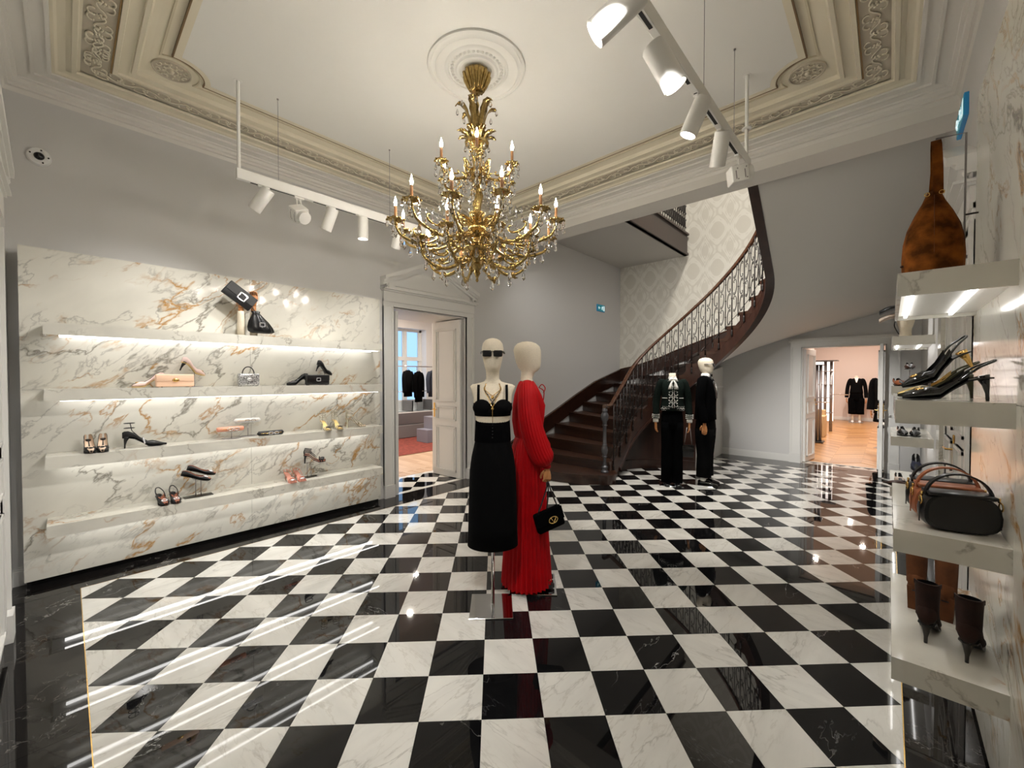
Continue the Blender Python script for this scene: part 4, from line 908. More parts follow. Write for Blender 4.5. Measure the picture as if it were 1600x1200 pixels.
def boxlamp(label, x, y, z, rot):
    o = thing('emergency_lamp', label, 'lamp', (x, y, z))
    MB().cbox(-0.014, 0.014, -0.04, 0.04, -0.016, 0, 0.003).tube([(0, 0.01, -0.016), (0, 0.02, -0.06), (0, 0, -0.09)], 0.007, 6).tube([(0, -0.02, -0.016), (0, -0.015, -0.06), (0, -0.02, -0.09)], 0.005, 6).build('adapter', 'lamp_white', o)
    b = MB().cbox(-0.06, 0.06, -0.06, 0.06, -0.06, 0.06, 0.006).build('housing', 'lamp_white', o); b.location = (0, 0, -0.145); b.rotation_euler = rot
    MB().lathe([(0.055, -0.02), (0.055, 0.02), (0.05, 0.022), (0.001, 0.022)], 18).xf(Matrix.Translation((0.075, 0, 0)) @ Matrix.Rotation(PI / 2, 4, 'Y')).build('lamp_disc', 'lamp_white', b, 'auto')
    mb = MB()
    for a in (-0.03, 0.03):
        mb.box(a - 0.003, a + 0.003, -0.0615, -0.0605, -0.04, 0.02)
        for c in (-0.045, 0.03): mb.box(a - 0.004 + 0.012, a + 0.004 + 0.012, -0.0615, -0.0605, c, c + 0.008)
    mb.build('screw_slots', 'steel', b); return o
spot('lit white spotlight at the free end of the track over the marble wall', -3.87, 1.14, 3.235, (-4.88, 0.25, 1.4), 55, 100)
boxlamp('white boxy lamp hanging askew on the track over the marble wall', -3.87, 1.42, 3.235, (0.5, 0.6, 0.3))
spot('white spotlight tilted down beside the boxy lamp of the marble wall track', -3.87, 1.70, 3.235, (-4.86, 1.35, 1.2), 55, 100)
spot('white spotlight pointing straight down on the marble wall track', -3.87, 2.02, 3.235, (-3.95, 2.05, 0), 60, 50)
spot('white spotlight half hidden behind the chandelier arms', -3.87, 2.42, 3.235, (-4.86, 2.5, 1.3), 45, 100)
spot('glaring white spotlight at the very top edge of the picture', -0.85, 1.62, 3.295, (-2.07, 1.05, 2.25), 140, 60, r=0.058, L=0.23)
spot('big white spotlight on the aisle track, second from the top edge', -0.85, 2.02, 3.295, (-0.15, 2.6, 1.6), 30, 60, r=0.058, L=0.23)
spot('white spotlight tilted down on the aisle track, third from the top edge', -0.85, 2.55, 3.295, (-2.0, 2.3, 0.6), 60, 60)
spot('white spotlight with open top on the aisle track, next to the boxy lamp', -0.85, 3.0, 3.295, (-1.9, 4.6, 0.2), 70, 50)
boxlamp('large white boxy lamp at the far end of the aisle track', -0.85, 3.42, 3.295, (0.1, -0.15, 0.55))
for i, (yy, aim) in enumerate(((0.3, (-1.9, 1.9, 0.0)), (0.75, (-3.2, 0.8, 0)), (1.15, (-1.05, 9.4, 0.85)))):  # out-of-view spots added for fill light; the last brightens the far wall
    spot(['white spotlight on the aisle track above the camera', 'white spotlight on the aisle track turned to the left border', 'white spotlight on the aisle track turned to the far door'][i], -0.85, yy, 3.295, aim, (90, 90, 1450)[i], (80, 80, 25)[i])

# ================================================================ small fittings
sc_ = thing('security_camera', 'round white dome camera high on the grey wall', 'security camera', (XL, -0.12, 3.40))
Rx = Matrix.Rotation(PI / 2, 4, 'Y')
MB().lathe([(0.068, 0), (0.07, 0.012), (0.062, 0.026), (0.04, 0.03), (0.001, 0.03)], 24).xf(Rx).build('housing', 'white_plastic', sc_, 'auto')
MB().lathe([(0.03, 0.028), (0.03, 0.034), (0.022, 0.046), (0.001, 0.05)], 18).xf(Rx).build('lens_dome', 'black_plastic', sc_, True)
for a in (0.4, 1.6, 2.9, 4.4): MB().lathe([(0.006, 0.024), (0.006, 0.031), (0.001, 0.031)], 8, (0.05 * math.cos(a), 0.05 * math.sin(a), 0)).xf(Rx).build('infrared_led', 'black_plastic', sc_)
def running_man(mb, s, ox, oz, y):
    f = lambda p: [(ox + a * s, y, oz + b * s) for a, b in p]
    mb.ball((ox + 0.02 * s, y, oz + 0.33 * s), 0.07 * s, 8, 4, (1, 0.15, 1))
    for pth, r in (([(0, 0.24), (-0.05, 0.02)], 0.07), ([(0, 0.2), (0.16, 0.1), (0.2, 0.18)], 0.035), ([(0, 0.22), (-0.17, 0.14), (-0.2, 0.02)], 0.035), ([(-0.04, 0.03), (0.1, -0.12), (0.06, -0.32)], 0.045), ([(-0.06, 0.02), (-0.12, -0.18), (-0.3, -0.2)], 0.045)):
        mb.tube(f(pth), r * s, 6)
def exit_sign(label, loc, rz, w, h, flip=1):
    o = thing('exit_sign', label, 'exit sign', loc, rz)
    MB().cbox(-w / 2, w / 2, -0.025, 0.0, -h / 2, h / 2, 0.003).build('housing', 'sign_blue', o); MB().box(-w / 2 + 0.008, w / 2 - 0.008, -0.027, -0.0245, -h / 2 + 0.008, h / 2 - 0.008).build('sign_face', 'sign_green', o)
    mb = MB(); running_man(mb, h * 0.85, flip * w * 0.13, 0, -0.028); mb.build('running_figure', 'sign_white', o)
    MB().box(*sorted((flip * w * 0.28, flip * w * 0.43)), -0.0285, -0.026, -h * 0.36, h * 0.36).build('door_symbol', 'sign_white', o)
    a = -flip * w * 0.26; l = w * 0.12
    MB().tube([(a + flip * l, -0.028, 0), (a - flip * l, -0.028, 0)], 0.008, 6).tube([(a - flip * l * 0.2, -0.028, l * 0.7), (a - flip * l, -0.028, 0), (a - flip * l * 0.2, -0.028, -l * 0.7)], 0.008, 6).build('arrow', 'sign_white', o)
exit_sign('small green exit sign on the grey wall left of the staircase', (XL, 8.55, 3.26), PI / 2, 0.34, 0.16)
exit_sign('blue-green exit sign high on the right wall above the shut door', (XR, 4.5, 3.56), -PI / 2, 0.42, 0.16)

# ================================================================ lights of the neighbouring rooms and the upper hall
def globe(name, label, loc, r, energy, col=(1, 0.9, 0.8), st=6.0):
    o = thing(name, label, 'lamp', loc)
    k = label.split()[0] + '_glow'
    if k not in M: plain(k, (255, 250, 240), 0.3, emit=(*col, 1), estr=st)
    MB().lathe([(r, 0), (r, 0.03), (r * 0.8, 0.035), (0.001, 0.035)], 18).build('ring', 'lamp_white', o, 'auto'); MB().lathe([(0.001, -0.004), (r * 0.8, -0.004), (r * 0.8, 0.002), (0.001, 0.002)], 18).build('diffuser', k, o)
    d = bpy.data.lights.new(name + '_light', 'AREA'); d.shape = 'DISK'; d.size = r * 1.6; d.energy = energy; d.color = col
    l = bpy.data.objects.new(name + '_light', d); COL.objects.link(l); l.parent = o; l.location = (0, 0, -0.012); return o
globe('ceiling_downlight', 'bright round downlight seen through the pedimented doorway', (-9.0, 6.1, 3.51), 0.07, 55)
globe('ceiling_downlight', 'round downlight over the red rug', (-7.6, 5.0, 3.51), 0.07, 62); globe('ceiling_downlight', 'round downlight over the parquet by the pedimented door', (-6.7, 4.2, 3.51), 0.07, 60)
for i, (x, y) in enumerate(((-0.8, 11.0), (-1.4, 13.6), (-0.5, 15.5), (-0.9, 17.8))): globe('ceiling_downlight', ['first', 'second', 'third', 'fourth'][i] + ' round downlight of the far room counted from its doorway', (x, y, 3.26), 0.07, 62, (1.0, 0.88, 0.78))
globe('hall_lamp', 'broad round lamp in the upper hall above the gallery', (-2.0, 6.6, ZTOP - 0.04), 0.35, 170, (1, 0.94, 0.86))
tr3 = track('white light track fixed behind the beam, facing the staircase', -2.4, 0.0, 3.25, 3.62, (), ()); tr3.location = (-4.6, YB + 0.42, 4.24); tr3.rotation_euler = (0, 0, -PI / 2)  # unseen track and its spots, added to brighten the stair hall
for i, (xx, aim) in enumerate(((-4.0, (-4.3, 7.5, 0.2)), (-3.2, (-3.2, 8.5, 1.2)), (-2.5, (-1.3, 7.3, 0.0)), (-1.9, (-1.6, 9.4, 1.0)), (-1.5, (-0.6, 9.0, 0.6)))):
    spot(['first', 'second', 'third', 'fourth', 'fifth'][i] + ' white spotlight on the track behind the beam, counted from the grey wall', xx, YB + 0.42, 4.24, aim, (40, 55, 90, 150, 190)[i], 130)
# ================================================================ mannequins
def rl(rows, n=28, pw=1.0, pleat=0, amp=0.0):
    out = []
    for row in rows:
        z, rx, ry = row[:3]; cy = row[3] if len(row) > 3 else 0.0; am = row[4] if len(row) > 4 else amp
        r = ell(z, rx, ry, 0, cy, n, pw)
        if pleat: r = [((p[0]) * (1 + am * math.cos(pleat * 2 * PI * k / n)), cy + (p[1] - cy) * (1 + am * math.cos(pleat * 2 * PI * k / n)), z) for k, p in enumerate(r)]
        out.append(r)
    return out
def ptube(path, radii, n=48, m=24, amp=0.06, flat=1.0):
    pts = [Vector(p) for p in path]; rg = []
    for i, p in enumerate(pts):
        a = pts[max(i - 1, 0)]; b = pts[min(i + 1, len(pts) - 1)]; t = (b - a).normalized(); u = Vector((0, 1, 0)); u = (u - t * u.dot(t)).normalized(); w = t.cross(u)
        rg.append([p + (u * math.cos(2 * PI * k / n) + w * math.sin(2 * PI * k / n) * flat) * radii[i] * (1 + amp * math.cos(m * 2 * PI * k / n)) for k in range(n)])
    return MB().loft(rg)
def hand_mb(side=1, curl=0.35, s=1.0):
    mb = MB(); mb.loft([ell(z, rx, ry, n=14) for z, rx, ry in ((0.03, .024, .019), (0.0, .025, .018), (-.03, .036, .017), (-.06, .041, .015), (-.088, .040, .013), (-.094, .034, .010))])
    for i, L in enumerate((.062, .074, .078, .068)):
        x = -side * (-.030 + i * .0205); p = Vector((x, 0.0, -.084)); pts = [p]; a = curl * 0.5
        for f_ in (.45, .32, .23):
            p = p + Vector((-side * (i - 1.5) * -0.0012, math.sin(a) * L * f_, -math.cos(a) * L * f_)); pts.append(p); a += curl
        mb.tube(pts, [.0098, .0092, .0085, .0065], 8)
    mb.tube([(side * .028, 0, -.012), (side * .050, .008, -.040), (side * .056, .018, -.066), (side * .052, .026, -.086)], [.013, .0115, .0100, .0075], 8)
    return mb.xf(Matrix.Scale(s, 4))
HEAD = [(1.60, .050, .050, .01), (1.64, .046, .048, .008), (1.672, .046, .050, 0.0), (1.688, .047, .062, -.012), (1.71, .055, .080, -.010), (1.75, .064, .092, -.004), (1.80, .073, .099, .002), (1.845, .077, .102, .006), (1.88, .070, .092, .008), (1.902, .053, .068, .010), (1.914, .030, .038, .010), (1.919, .004, .005, .010)]
def glasses(par, z, y, dark='black_plastic', w=0.048, tx=0.080):
    g = MB()
    for s in (-1, 1):
        g.cbox(*sorted((s * 0.006, s * (0.010 + w + 0.010))), y - 0.006, y + 0.008, z - 0.024, z + 0.02, 0.006)
        g.tube([(s * (w + 0.014), y, z + 0.012), (s * tx * 0.95, y + 0.045, z + 0.010), (s * (tx + 0.003), y + 0.12, z + 0.006)], 0.007, 6)
    g.tube([(-0.012, y, z + 0.01), (0, y - 0.003, z + 0.013), (0.012, y, z + 0.01)], 0.003, 6)
    g.build('sunglasses', dark, par, 'auto')
def plate_base(par, x0, x1, y0, y1, pole=None, top=0.5):
    MB().cbox(x0, x1, y0, y1, 0.0, 0.008, 0.002).build('base_plate', 'chrome', par)
    if pole: MB().tube([(pole[0], pole[1], 0.006), (pole[0], pole[1], top)], 0.0125, 12).build('pole', 'chrome', par, True)
# --- 1: black bustier and skirt
TO = [(0.98, .150, .105, 0), (1.10, .135, .098, 0), (1.20, .112, .082, -.004), (1.30, .113, .083, -.006), (1.36, .122, .092, -.008), (1.43, .132, .100, -.012), (1.50, .136, .086, -.004), (1.55, .150, .070, .004), (1.578, .160, .058, .008), (1.592, .140, .050, .010), (1.602, .090, .048, .010), (1.612, .060, .048, .010), (1.63, .047, .047, .010)]
m1 = thing('mannequin', 'faceless linen mannequin in black bustier top, long black skirt and sunglasses', 'mannequin', (-2.07, 2.05, 0), yaw_to(0.70, -0.71), 'mannequins on the chequered floor')
MB().loft(rl(TO + HEAD[2:], 36)).build('body', 'linen', m1, True)
MB().loft(rl([(1.672, .0475, .0515), (1.676, .0475, .0515)], 24)).build('neck_seam', 'linen', m1)
mb = MB().loft(rl([(1.372, .127, .097, -.009), (1.40, .131, .101, -.011), (1.445, .137, .102, -.010), (1.46, .137, .098, -.008)], 36))
mb.build('bustier_band', 'black_cloth', m1, True)
for s in (-1, 1): MB().ball((s * .066, -.070, 1.432), .073, 18, 12, (0.98, 0.72, 0.80)).build('bustier_cup', 'black_cloth', m1, True)
for s in (-1, 1):
    MB().loft([[(s * .098 + d, yy, zz) for d in (-.009, .009)] + [(s * .098 + d, yy + 0.004, zz) for d in (.009, -.009)] for yy, zz in ((-.094, 1.47), (-.088, 1.52), (-.066, 1.565), (-.035, 1.588), (.02, 1.597), (.075, 1.56), (.092, 1.47))]).build('shoulder_strap', 'black_cloth', m1)
SK = [(1.332, .120, .090, -.004), (1.25, .121, .092, -.003), (1.18, .128, .10, 0), (1.08, .150, .118, 0), (0.98, .164, .128, 0), (0.8, .170, .132, 0), (0.6, .174, .136, 0), (0.45, .180, .142, 0), (0.452, .172, .134, 0)]
MB().loft(rl(SK, 40), caps=False).build('skirt', 'black_cloth', m1, True)
MB().loft(rl([(1.19, .129, .101), (1.195, .1295, .1015), (1.335, .1225, .0925), (1.338, .121, .091)], 40), caps=False).build('waistband', 'black_velvet', m1, True)
for i in range(5): MB().ball((0.0, -.098 - i * 0.001, 1.315 - i * 0.022), .005, 8, 5).build('button', 'black_plastic', m1, True)
for i, (dz, sw) in enumerate(((1.515, .052), (1.475, .056), (1.44, .058))):
    pts = cr([(-.040, -.010, 1.612), (-.050, -.052, 1.585), (-sw, -.078, 1.555), (-.028, -.094, (dz + 1.555) / 2), (0, -.104 - 0.02 * (i == 2), dz), (.028, -.094, (dz + 1.555) / 2), (sw, -.078, 1.555), (.050, -.052, 1.585), (.040, -.010, 1.612)], 5)
    mb = MB().tube(pts, 0.0022, 5)
    for p in pts[4:-4:2]: mb.ball(tuple(p), 0.0042, 6, 4)
    mb.ball((0, -.108 - 0.02 * (i == 2), dz - 0.012), 0.011, 8, 5)
    if i == 2: mb.tube([(0, -.128, dz), (0, -.128, 1.39), (0, -.104, 1.33)], 0.002, 5)
    mb.build('necklace', 'gold' if i != 1 else 'dark_steel', m1, True)
glasses(m1, 1.806, -.104)
plate_base(m1, -.16, .14, -.16, .16, (-.0, .03), 1.0)
# --- 2: red pleated dress
m2 = thing('mannequin', 'linen mannequin in floor-length pleated red dress, seen from the side', 'mannequin', (-2.09, 2.46, 0), yaw_to(0.76, 0.65), 'mannequins on the chequered floor')
MB().loft(rl([(1.45, .12, .085, 0)] + [(z + 0.004, a, b, c) for z, a, b, c in TO[-2:]] + [(z + 0.004, a * 1.02, b * 1.06, c) for z, a, b, c in HEAD[2:]], 36)).build('body', 'linen', m2, True)
N = 192
MB().loft(rl([(1.612, .052, .052, .010, 0.0), (1.60, .085, .062, .010, .01), (1.57, .135, .078, .006, .02), (1.50, .15, .105, 0, .03), (1.42, .155, .125, -.008, .03), (1.30, .15, .122, 0, .03), (1.20, .132, .108, 0, .03), (1.17, .125, .10, 0, .012)], N, 1.0, 48), caps=False).build('bodice', 'red_silk', m2, True)
MB().loft(rl([(1.178, .126, .101, 0, .012), (1.165, .126, .101, 0, .012)], 48), caps=False).build('waist_seam', 'red_silk', m2, True)
MB().loft(rl([(1.17, .127, .102, 0, .015), (1.10, .14, .118, .004, .025), (0.98, .156, .138, .008, .03), (0.75, .17, .15, .01, .04), (0.45, .182, .165, .01, .05), (0.2, .195, .18, .01, .06), (0.03, .205, .19, .01, .065)], N, 1.0, 32), caps=False).build('pleated_skirt', 'red_silk', m2, True)
for s in (-1, 1):
    pth = cr([(s * .105, .004, 1.585), (s * .165, .004, 1.53), (s * .195, -.004, 1.40), (s * .205, -.03, 1.26), (s * .195, -.075, 1.12), (s * .18, -.12, 1.03), (s * .172, -.14, .99)], 4)
    k_ = len(pth) - 1; rr = [interp(i / k_, [0, .12, .35, .6, .8, .92, 1], [.045, .068, .078, .084, .084, .055, .032]) for i in range(k_ + 1)]
    ptube(pth, rr, 96, 24, 0.035).build('sleeve', 'red_silk', m2, True)
    MB().loft([[Vector(p) + Vector((s * .172, -.14, .985)) for p in ell(z, r, r, n=16)] for z, r in ((.008, .03), (-.012, .031), (-.022, .028))]).build('cuff', 'red_silk', m2, True)
    h = hand_mb(s, 0.85 if s < 0 else 0.4, 0.8).xf(Matrix.Translation((s * .172, -.142, .955)) @ Matrix.Rotation(s * 1.2, 4, 'Z')).build('hand', 'mannequin_wood', m2, True)
MB().tube(cr([(-.01, -.085, 1.56), (-.015, -.11, 1.585), (-.01, -.135, 1.555), (-.02, -.12, 1.52)], 5), 0.004, 6).tube(cr([(.01, -.085, 1.56), (.012, -.125, 1.53), (.01, -.12, 1.45)], 5), 0.004, 6).build('neck_bow', 'red_silk', m2, True)
for s in (-1, 1):
    f = MB().loft([[(s * .07 + wx, -.02 - yy, 0.022 + zz) for wx, zz in ((-w_, 0), (w_, 0), (w_ * .7, .02), (-w_ * .7, .02))] for yy, w_ in ((-.05, .028), (0.03, .032), (.10, .038), (.16, .034), (.185, .018))])
    f.build('sandal_sole', 'black_leather', m2)
    mb = MB()
    for yy, hz in ((.06, .10), (.10, .075), (.135, .055)): mb.tube(cr([(s * .07 - .036, -.02 - yy, .03), (s * .07, -.02 - yy, .03 + hz * .5), (s * .07 + .036, -.02 - yy, .03)], 5), 0.008, 6)
    mb.build('sandal_strap', 'black_leather', m2, True); MB().lathe([(0.018, -.004), (0.018, .004)], 12, (s * .07, -.16, .075)).build('sandal_buckle', 'gold', m2)
plate_base(m2, -.17, .17, -.22, .14)
# bag hanging from the red mannequin's hand
hb = thing('handbag', 'small black shoulder bag with gold emblem hanging from the red dress mannequin hand', 'handbag', (-2.09, 2.46, 0), yaw_to(0.76, 0.65))
bag = MB().cbox(-.03, .03, -.11, .11, -.075, .075, .018, 3)
BM_ = Matrix.Translation((-.20, -.155, .59)) @ Matrix.Rotation(0.35, 4, 'Z') @ Matrix.Rotation(-0.30, 4, 'X')
bag.xf(BM_).build('bag_body', 'black_velvet', hb, True)
MB().cbox(-.034, -.029, -.112, .112, -.02, .078, .002).xf(BM_).build('flap', 'black_velvet', hb)
mb = MB()
for dy in (-.055, .0, .045): mb.tube(cr([(-.172, -.150, .865), (-.185 - .002, -.150 + dy * .5, .78), tuple(BM_ @ Vector((-.01, dy * 1.6, .075)))], 5), 0.0055, 6)
mb.build('shoulder_strap', 'black_leather', hb, True)
mb = MB().tube([tuple(BM_ @ Vector((-.038, -.02 + .034 * math.cos(a), .0 + .024 * math.sin(a)))) for a in [2 * PI * i / 20 for i in range(20)]], 0.0042, 6, True)
mb.tube([tuple(BM_ @ Vector((-.038, -.02 + a, b))) for a, b in ((-.026, .016), (.0, -.02), (.014, .02))], 0.004, 6); mb.build('emblem', 'gold_bright', hb, True)
# --- trousers / jackets
def trousers(par, mat, zt, w=.145, d=.10, leg=.085, hem=.05, spread=.072, crease=0.012):
    MB().loft(rl([(zt, w * .92, d * .95), (zt - .10, w, d * 1.05), (zt - .22, w * 1.08, d * 1.12), (zt - .30, w * 1.04, d * 1.05)], 32), caps=True).build('trouser_top', mat, par, True)
    for s in (-1, 1):
        MB().loft([[(s * spread * sp + p[0], p[1] + cy, z) for p in ell(z, rx, ry, n=24)] for z, rx, ry, cy, sp in ((zt - .20, leg * .92, d * 1.05, 0, 1), (zt - .34, leg * .95, d * 1.0, 0, 1), (zt - .6, leg * .86, leg * .98, 0, 1.02), (.3, leg * .86, leg * .98, .004, 1.05), (hem, leg * .86, leg * 1.02, .004, 1.05))]).build('trouser_leg', mat, par, True)
def shoe_pair(par, spread=.075, mat='black_patent', L=.27):
    for s in (-1, 1):
        rg = []
        for y, w_, h_ in ((.085, .012, .05), (.075, .03, .065), (.03, .036, .072), (-.03, .036, .07), (-.09, .042, .055), (-.14, .042, .04), (-.175, .032, .03), (-.19, .012, .02)):
            rg.append([(s * spread + w_ * math.cos(a), y, .012 + max(h_ * (0.5 + 0.5 * math.sin(a)), 0)) for a in [2 * PI * i / 14 for i in range(14)]])
        MB().loft(rg).build('shoe_upper', mat, par, True)
        MB().prism([(s * spread + w_ * 1.06 * sg, y) for sg in (1,) for y, w_ in ((.088, .02), (.05, .036), (-.03, .034), (-.1, .044), (-.16, .038), (-.195, .012))] + [(s * spread - w_ * 1.06, y) for y, w_ in ((-.195, .012), (-.16, .038), (-.1, .044), (-.03, .034), (.05, .036), (.088, .02))], 0.0, .014).build('shoe_sole', 'black_leather', par)
def sleeves(par, mat, w, zsh, zw, r0=.058, r1=.042, back=0.02, cuff=True, hand=True, flare=.07, curl=.3):
    for s in (-1, 1):
        sh = Vector((s * (w - .02), .0, zsh)); el = Vector((s * (w + flare * .75), back, lerp(zsh, zw, .52))); wr = Vector((s * (w + flare), -.03, zw))
        pth = cr([Vector((s * (w - .075), 0, zsh + .022)), sh, sh * .5 + el * .5 + Vector((s * .012, 0, 0)), el, el * .45 + wr * .55, wr], 4); k_ = len(pth) - 1
        MB().tube(pth, [interp(i / k_, [0, .15, .5, 1], [r0 * .55, r0, r0 * .93, r1]) for i in range(k_ + 1)], 18).build('sleeve', mat, par, True)
        if cuff: MB().lathe([(r1 * .86, -.045), (r1 * .9, 0.0), (r1 * .8, .005)], 16, tuple(wr)).build('shirt_cuff', 'white_cotton', par, True)
        if hand: hand_mb(s, curl, .95).xf(Matrix.Translation(wr + Vector((0, 0, -.055))) @ Matrix.Rotation(s * PI * .42, 4, 'Z')).build('hand', 'mannequin_wood', par, True)
def jkt(par, mat, zt, zb, w, d, belly=1.0, name='jacket'):
    H = zt - zb
    MB().loft(rl([(zt + .02, .055, .05, .012), (zt, w * .62, .062, .012), (zt - .025, w * .93, d * .72, .008), (zt - .06, w * 1.0, d * .85, .0), (zt - .15, w * .93, d * 1.0, -.006), (zt - H * .45, w * .86, d * .98 * belly, -.004), (zt - H * .62, w * .84, d * .97 * belly, 0), (zt - H * .85, w * .93, d * 1.05, .002), (zb, w * .97, d * 1.08, .002)], 36), caps=True).build(name, mat, par, True)
def surf(w, d, cy=0.0):
    return lambda x, z, e=.004: (x, cy - (d + e) * math.sqrt(max(1 - (x / w) ** 2, 0.02)), z)
# --- 3: green embroidered jacket
m3 = thing('mannequin', 'headless mannequin in dark green embroidered jacket, white bow blouse and black trousers', 'mannequin', (-2.43, 6.26, 0), yaw_to(0.47, -0.88), 'mannequins on the chequered floor')
MB().loft(rl([(1.5, .10, .08, .008), (1.57, .10, .06, .01), (1.60, .062, .055, .01), (1.64, .05, .05, .01), (1.70, .048, .048, .008), (1.702, .03, .03, .008)], 28)).build('body', 'linen', m3, True)
jkt(m3, 'green_velvet', 1.60, 1.13, .185, .115); sleeves(m3, 'green_velvet', .185, 1.545, 1.0, .06, .046, curl=.35, flare=.055)
trousers(m3, 'black_velvet', 1.16, .15, .10, .095, .035); shoe_pair(m3, .08)
fs = surf(.178, .112)
mb = MB(); rnd = random.Random(3)
SC3 = cscroll(k0=2.2, k1=30, n=14)
def emb(cx_, cz_, su, sv, r=.0035, f=fs): mb.tube([f(cx_ + u * su, cz_ + v * sv) for u, v in SC3], r, 4)
for i in range(9):
    z = 1.50 - i * .042
    for s in (-1, 1):
        emb(s * (.032 + .006 * (i % 2)), z, s * .05, .05 * (1 if i % 2 else -1)); mb.ball(fs(s * .058, z), .006, 5, 3); mb.ball(fs(s * .012, z + .02), .006, 5, 3)
for i in range(15):
    x = -.15 + i * .0215; emb(x, 1.165 + .004 * (i % 2), .028, .045 * (1 if i % 2 else -1)); mb.ball(fs(x, 1.14), .006, 5, 3); mb.ball(fs(x + .01, 1.195), .005, 5, 3)
for s in (-1, 1):
    for i in range(5): emb(s * (.06 + i * .014), 1.575 - i * .014, .03, .03, f=lambda x, z, e=.004: (x, -.075 + abs(x) * .2, z))
mb.build('embroidery', 'white_cotton', m3, True, 'stuff')
for s in (-1, 1):
    MB().tube([fs(s * .085, 1.325), fs(s * .15, 1.325)], .004, 5).build('pocket_trim', 'white_cotton', m3)
    mb = MB(); wr = Vector((s * .24, -.03, 1.0))
    for k in range(14):
        a = 2 * PI * k / 14
        for r_, z_ in ((.05, .02), (.051, .045), (.05, .07)): mb.ball(tuple(wr + Vector((r_ * math.cos(a + z_ * 30), r_ * math.sin(a + z_ * 30), z_))), .0065, 5, 3)
    mb.build('cuff_embroidery', 'white_cotton', m3, True, 'stuff')
mb = MB().loft(rl([(1.585, .068, .062, .008), (1.63, .058, .058, .006), (1.655, .053, .054, .006)], 24), caps=False)
mb.build('blouse_collar', 'white_cotton', m3, True)
for s in (-1, 1):
    MB().loft([[(s * x + dx * s, -.075 - y + .008 * t, z + dz) for dx, dz, t in ((0, .016 * g, 0), (.004, 0, 1), (0, -.016 * g, 0), (-.004, 0, -1))] for x, y, z, g in ((.004, .02, 1.60, .8), (.028, .026, 1.612, 1.5), (.05, .02, 1.60, 1.6), (.062, .012, 1.588, .6))]).build('bow_loop', 'white_cotton', m3, True)
    MB().loft([[(s * x - .013 * g, -.085 - y, z), (s * x, -.089 - y, z), (s * x + .013 * g, -.085 - y, z), (s * x, -.08 - y, z)] for x, y, z, g in ((.006, .012, 1.60, .7), (.028, .022, 1.55, 1.3), (.042, .03, 1.50, 1.7), (.05, .034, 1.46, 1.9))]).build('bow_tail', 'white_cotton', m3, True)
plate_base(m3, -.19, .15, -.16, .16)
hb2 = thing('handbag', 'small black flap bag with steel handle held by the green jacket mannequin', 'handbag', (-2.43, 6.26, 0), yaw_to(0.47, -0.88))
MB().cbox(.14, .30, -.075, -.015, .44, .62, .014, 2).build('bag_body', 'black_leather', hb2, True); MB().cbox(.138, .302, -.079, -.072, .53, .624, .002).build('flap', 'black_patent', hb2)
for x in (.165, .275): MB().tube([(x, -.045, .615), (lerp(x, .23, .6), -.04, .885)], .0055, 6).build('handle', 'steel', hb2, True)
# --- 4: dinner jacket
m4 = thing('mannequin', 'linen mannequin in black dinner jacket, bow tie and dark sunglasses, turned to the far door', 'mannequin', (-2.06, 6.62, 0), yaw_to(0.99, 0.12), 'mannequins on the chequered floor')
MB().loft(rl([(1.5, .10, .08, .008), (1.62, .062, .06, .012)] + [(z + .02, a * 1.08, b * 1.08, c) for z, a, b, c in HEAD[1:]], 36)).build('body', 'linen', m4, True)
jkt(m4, 'black_velvet', 1.645, 1.0, .215, .14, 1.06); sleeves(m4, 'black_velvet', .215, 1.59, .985, .066, .05, back=.03, cuff=False, curl=.3, flare=.03)
trousers(m4, 'black_cloth', 1.06, .165, .13, .105, .13, spread=.085); shoe_pair(m4, .09)
for s in (-1, 1): MB().lathe([(.04, .0), (.042, .05)], 12, (s * .09, .01, .07)).build('sock', 'white_cotton', m4, True)
MB().loft(rl([(1.615, .075, .07, .004), (1.66, .062, .066, .004), (1.695, .057, .062, .002), (1.697, .052, .057, .002)], 24), caps=False).build('shirt_collar', 'white_cotton', m4, True)
MB().loft([[(-.05 * w_, y, z), (.05 * w_, y, z), (.05 * w_, y - .004, z), (-.05 * w_, y - .004, z)] for y, z, w_ in ((-.07, 1.645, .7), (-.115, 1.58, 1), (-.146, 1.48, .8), (-.15, 1.36, .3))]).build('shirt_front', 'white_cotton', m4)
for s in (-1, 1): MB().loft([[(s * x, -.078 + t, 1.668 + dz) for dz, t in ((.012 * g, 0), (0, -.008), (-.012 * g, 0), (0, .008))] for x, g in ((.003, .7), (.03, 1.6), (.05, 2.0))]).build('bow_tie', 'black_velvet', m4)
for s in (-1, 1): MB().loft([[(s * (x - .012), y + .004, z), (s * (x + .03), y + .012, z), (s * (x + .03), y, z), (s * (x - .012), y - .008, z)] for x, y, z in ((.05, -.07, 1.65), (.065, -.125, 1.55), (.05, -.152, 1.42), (.012, -.154, 1.32))]).build('lapel', 'black_satin', m4)
glasses(m4, 1.828, -.112, w=0.052, tx=0.086)
plate_base(m4, -.17, .17, -.14, .24)
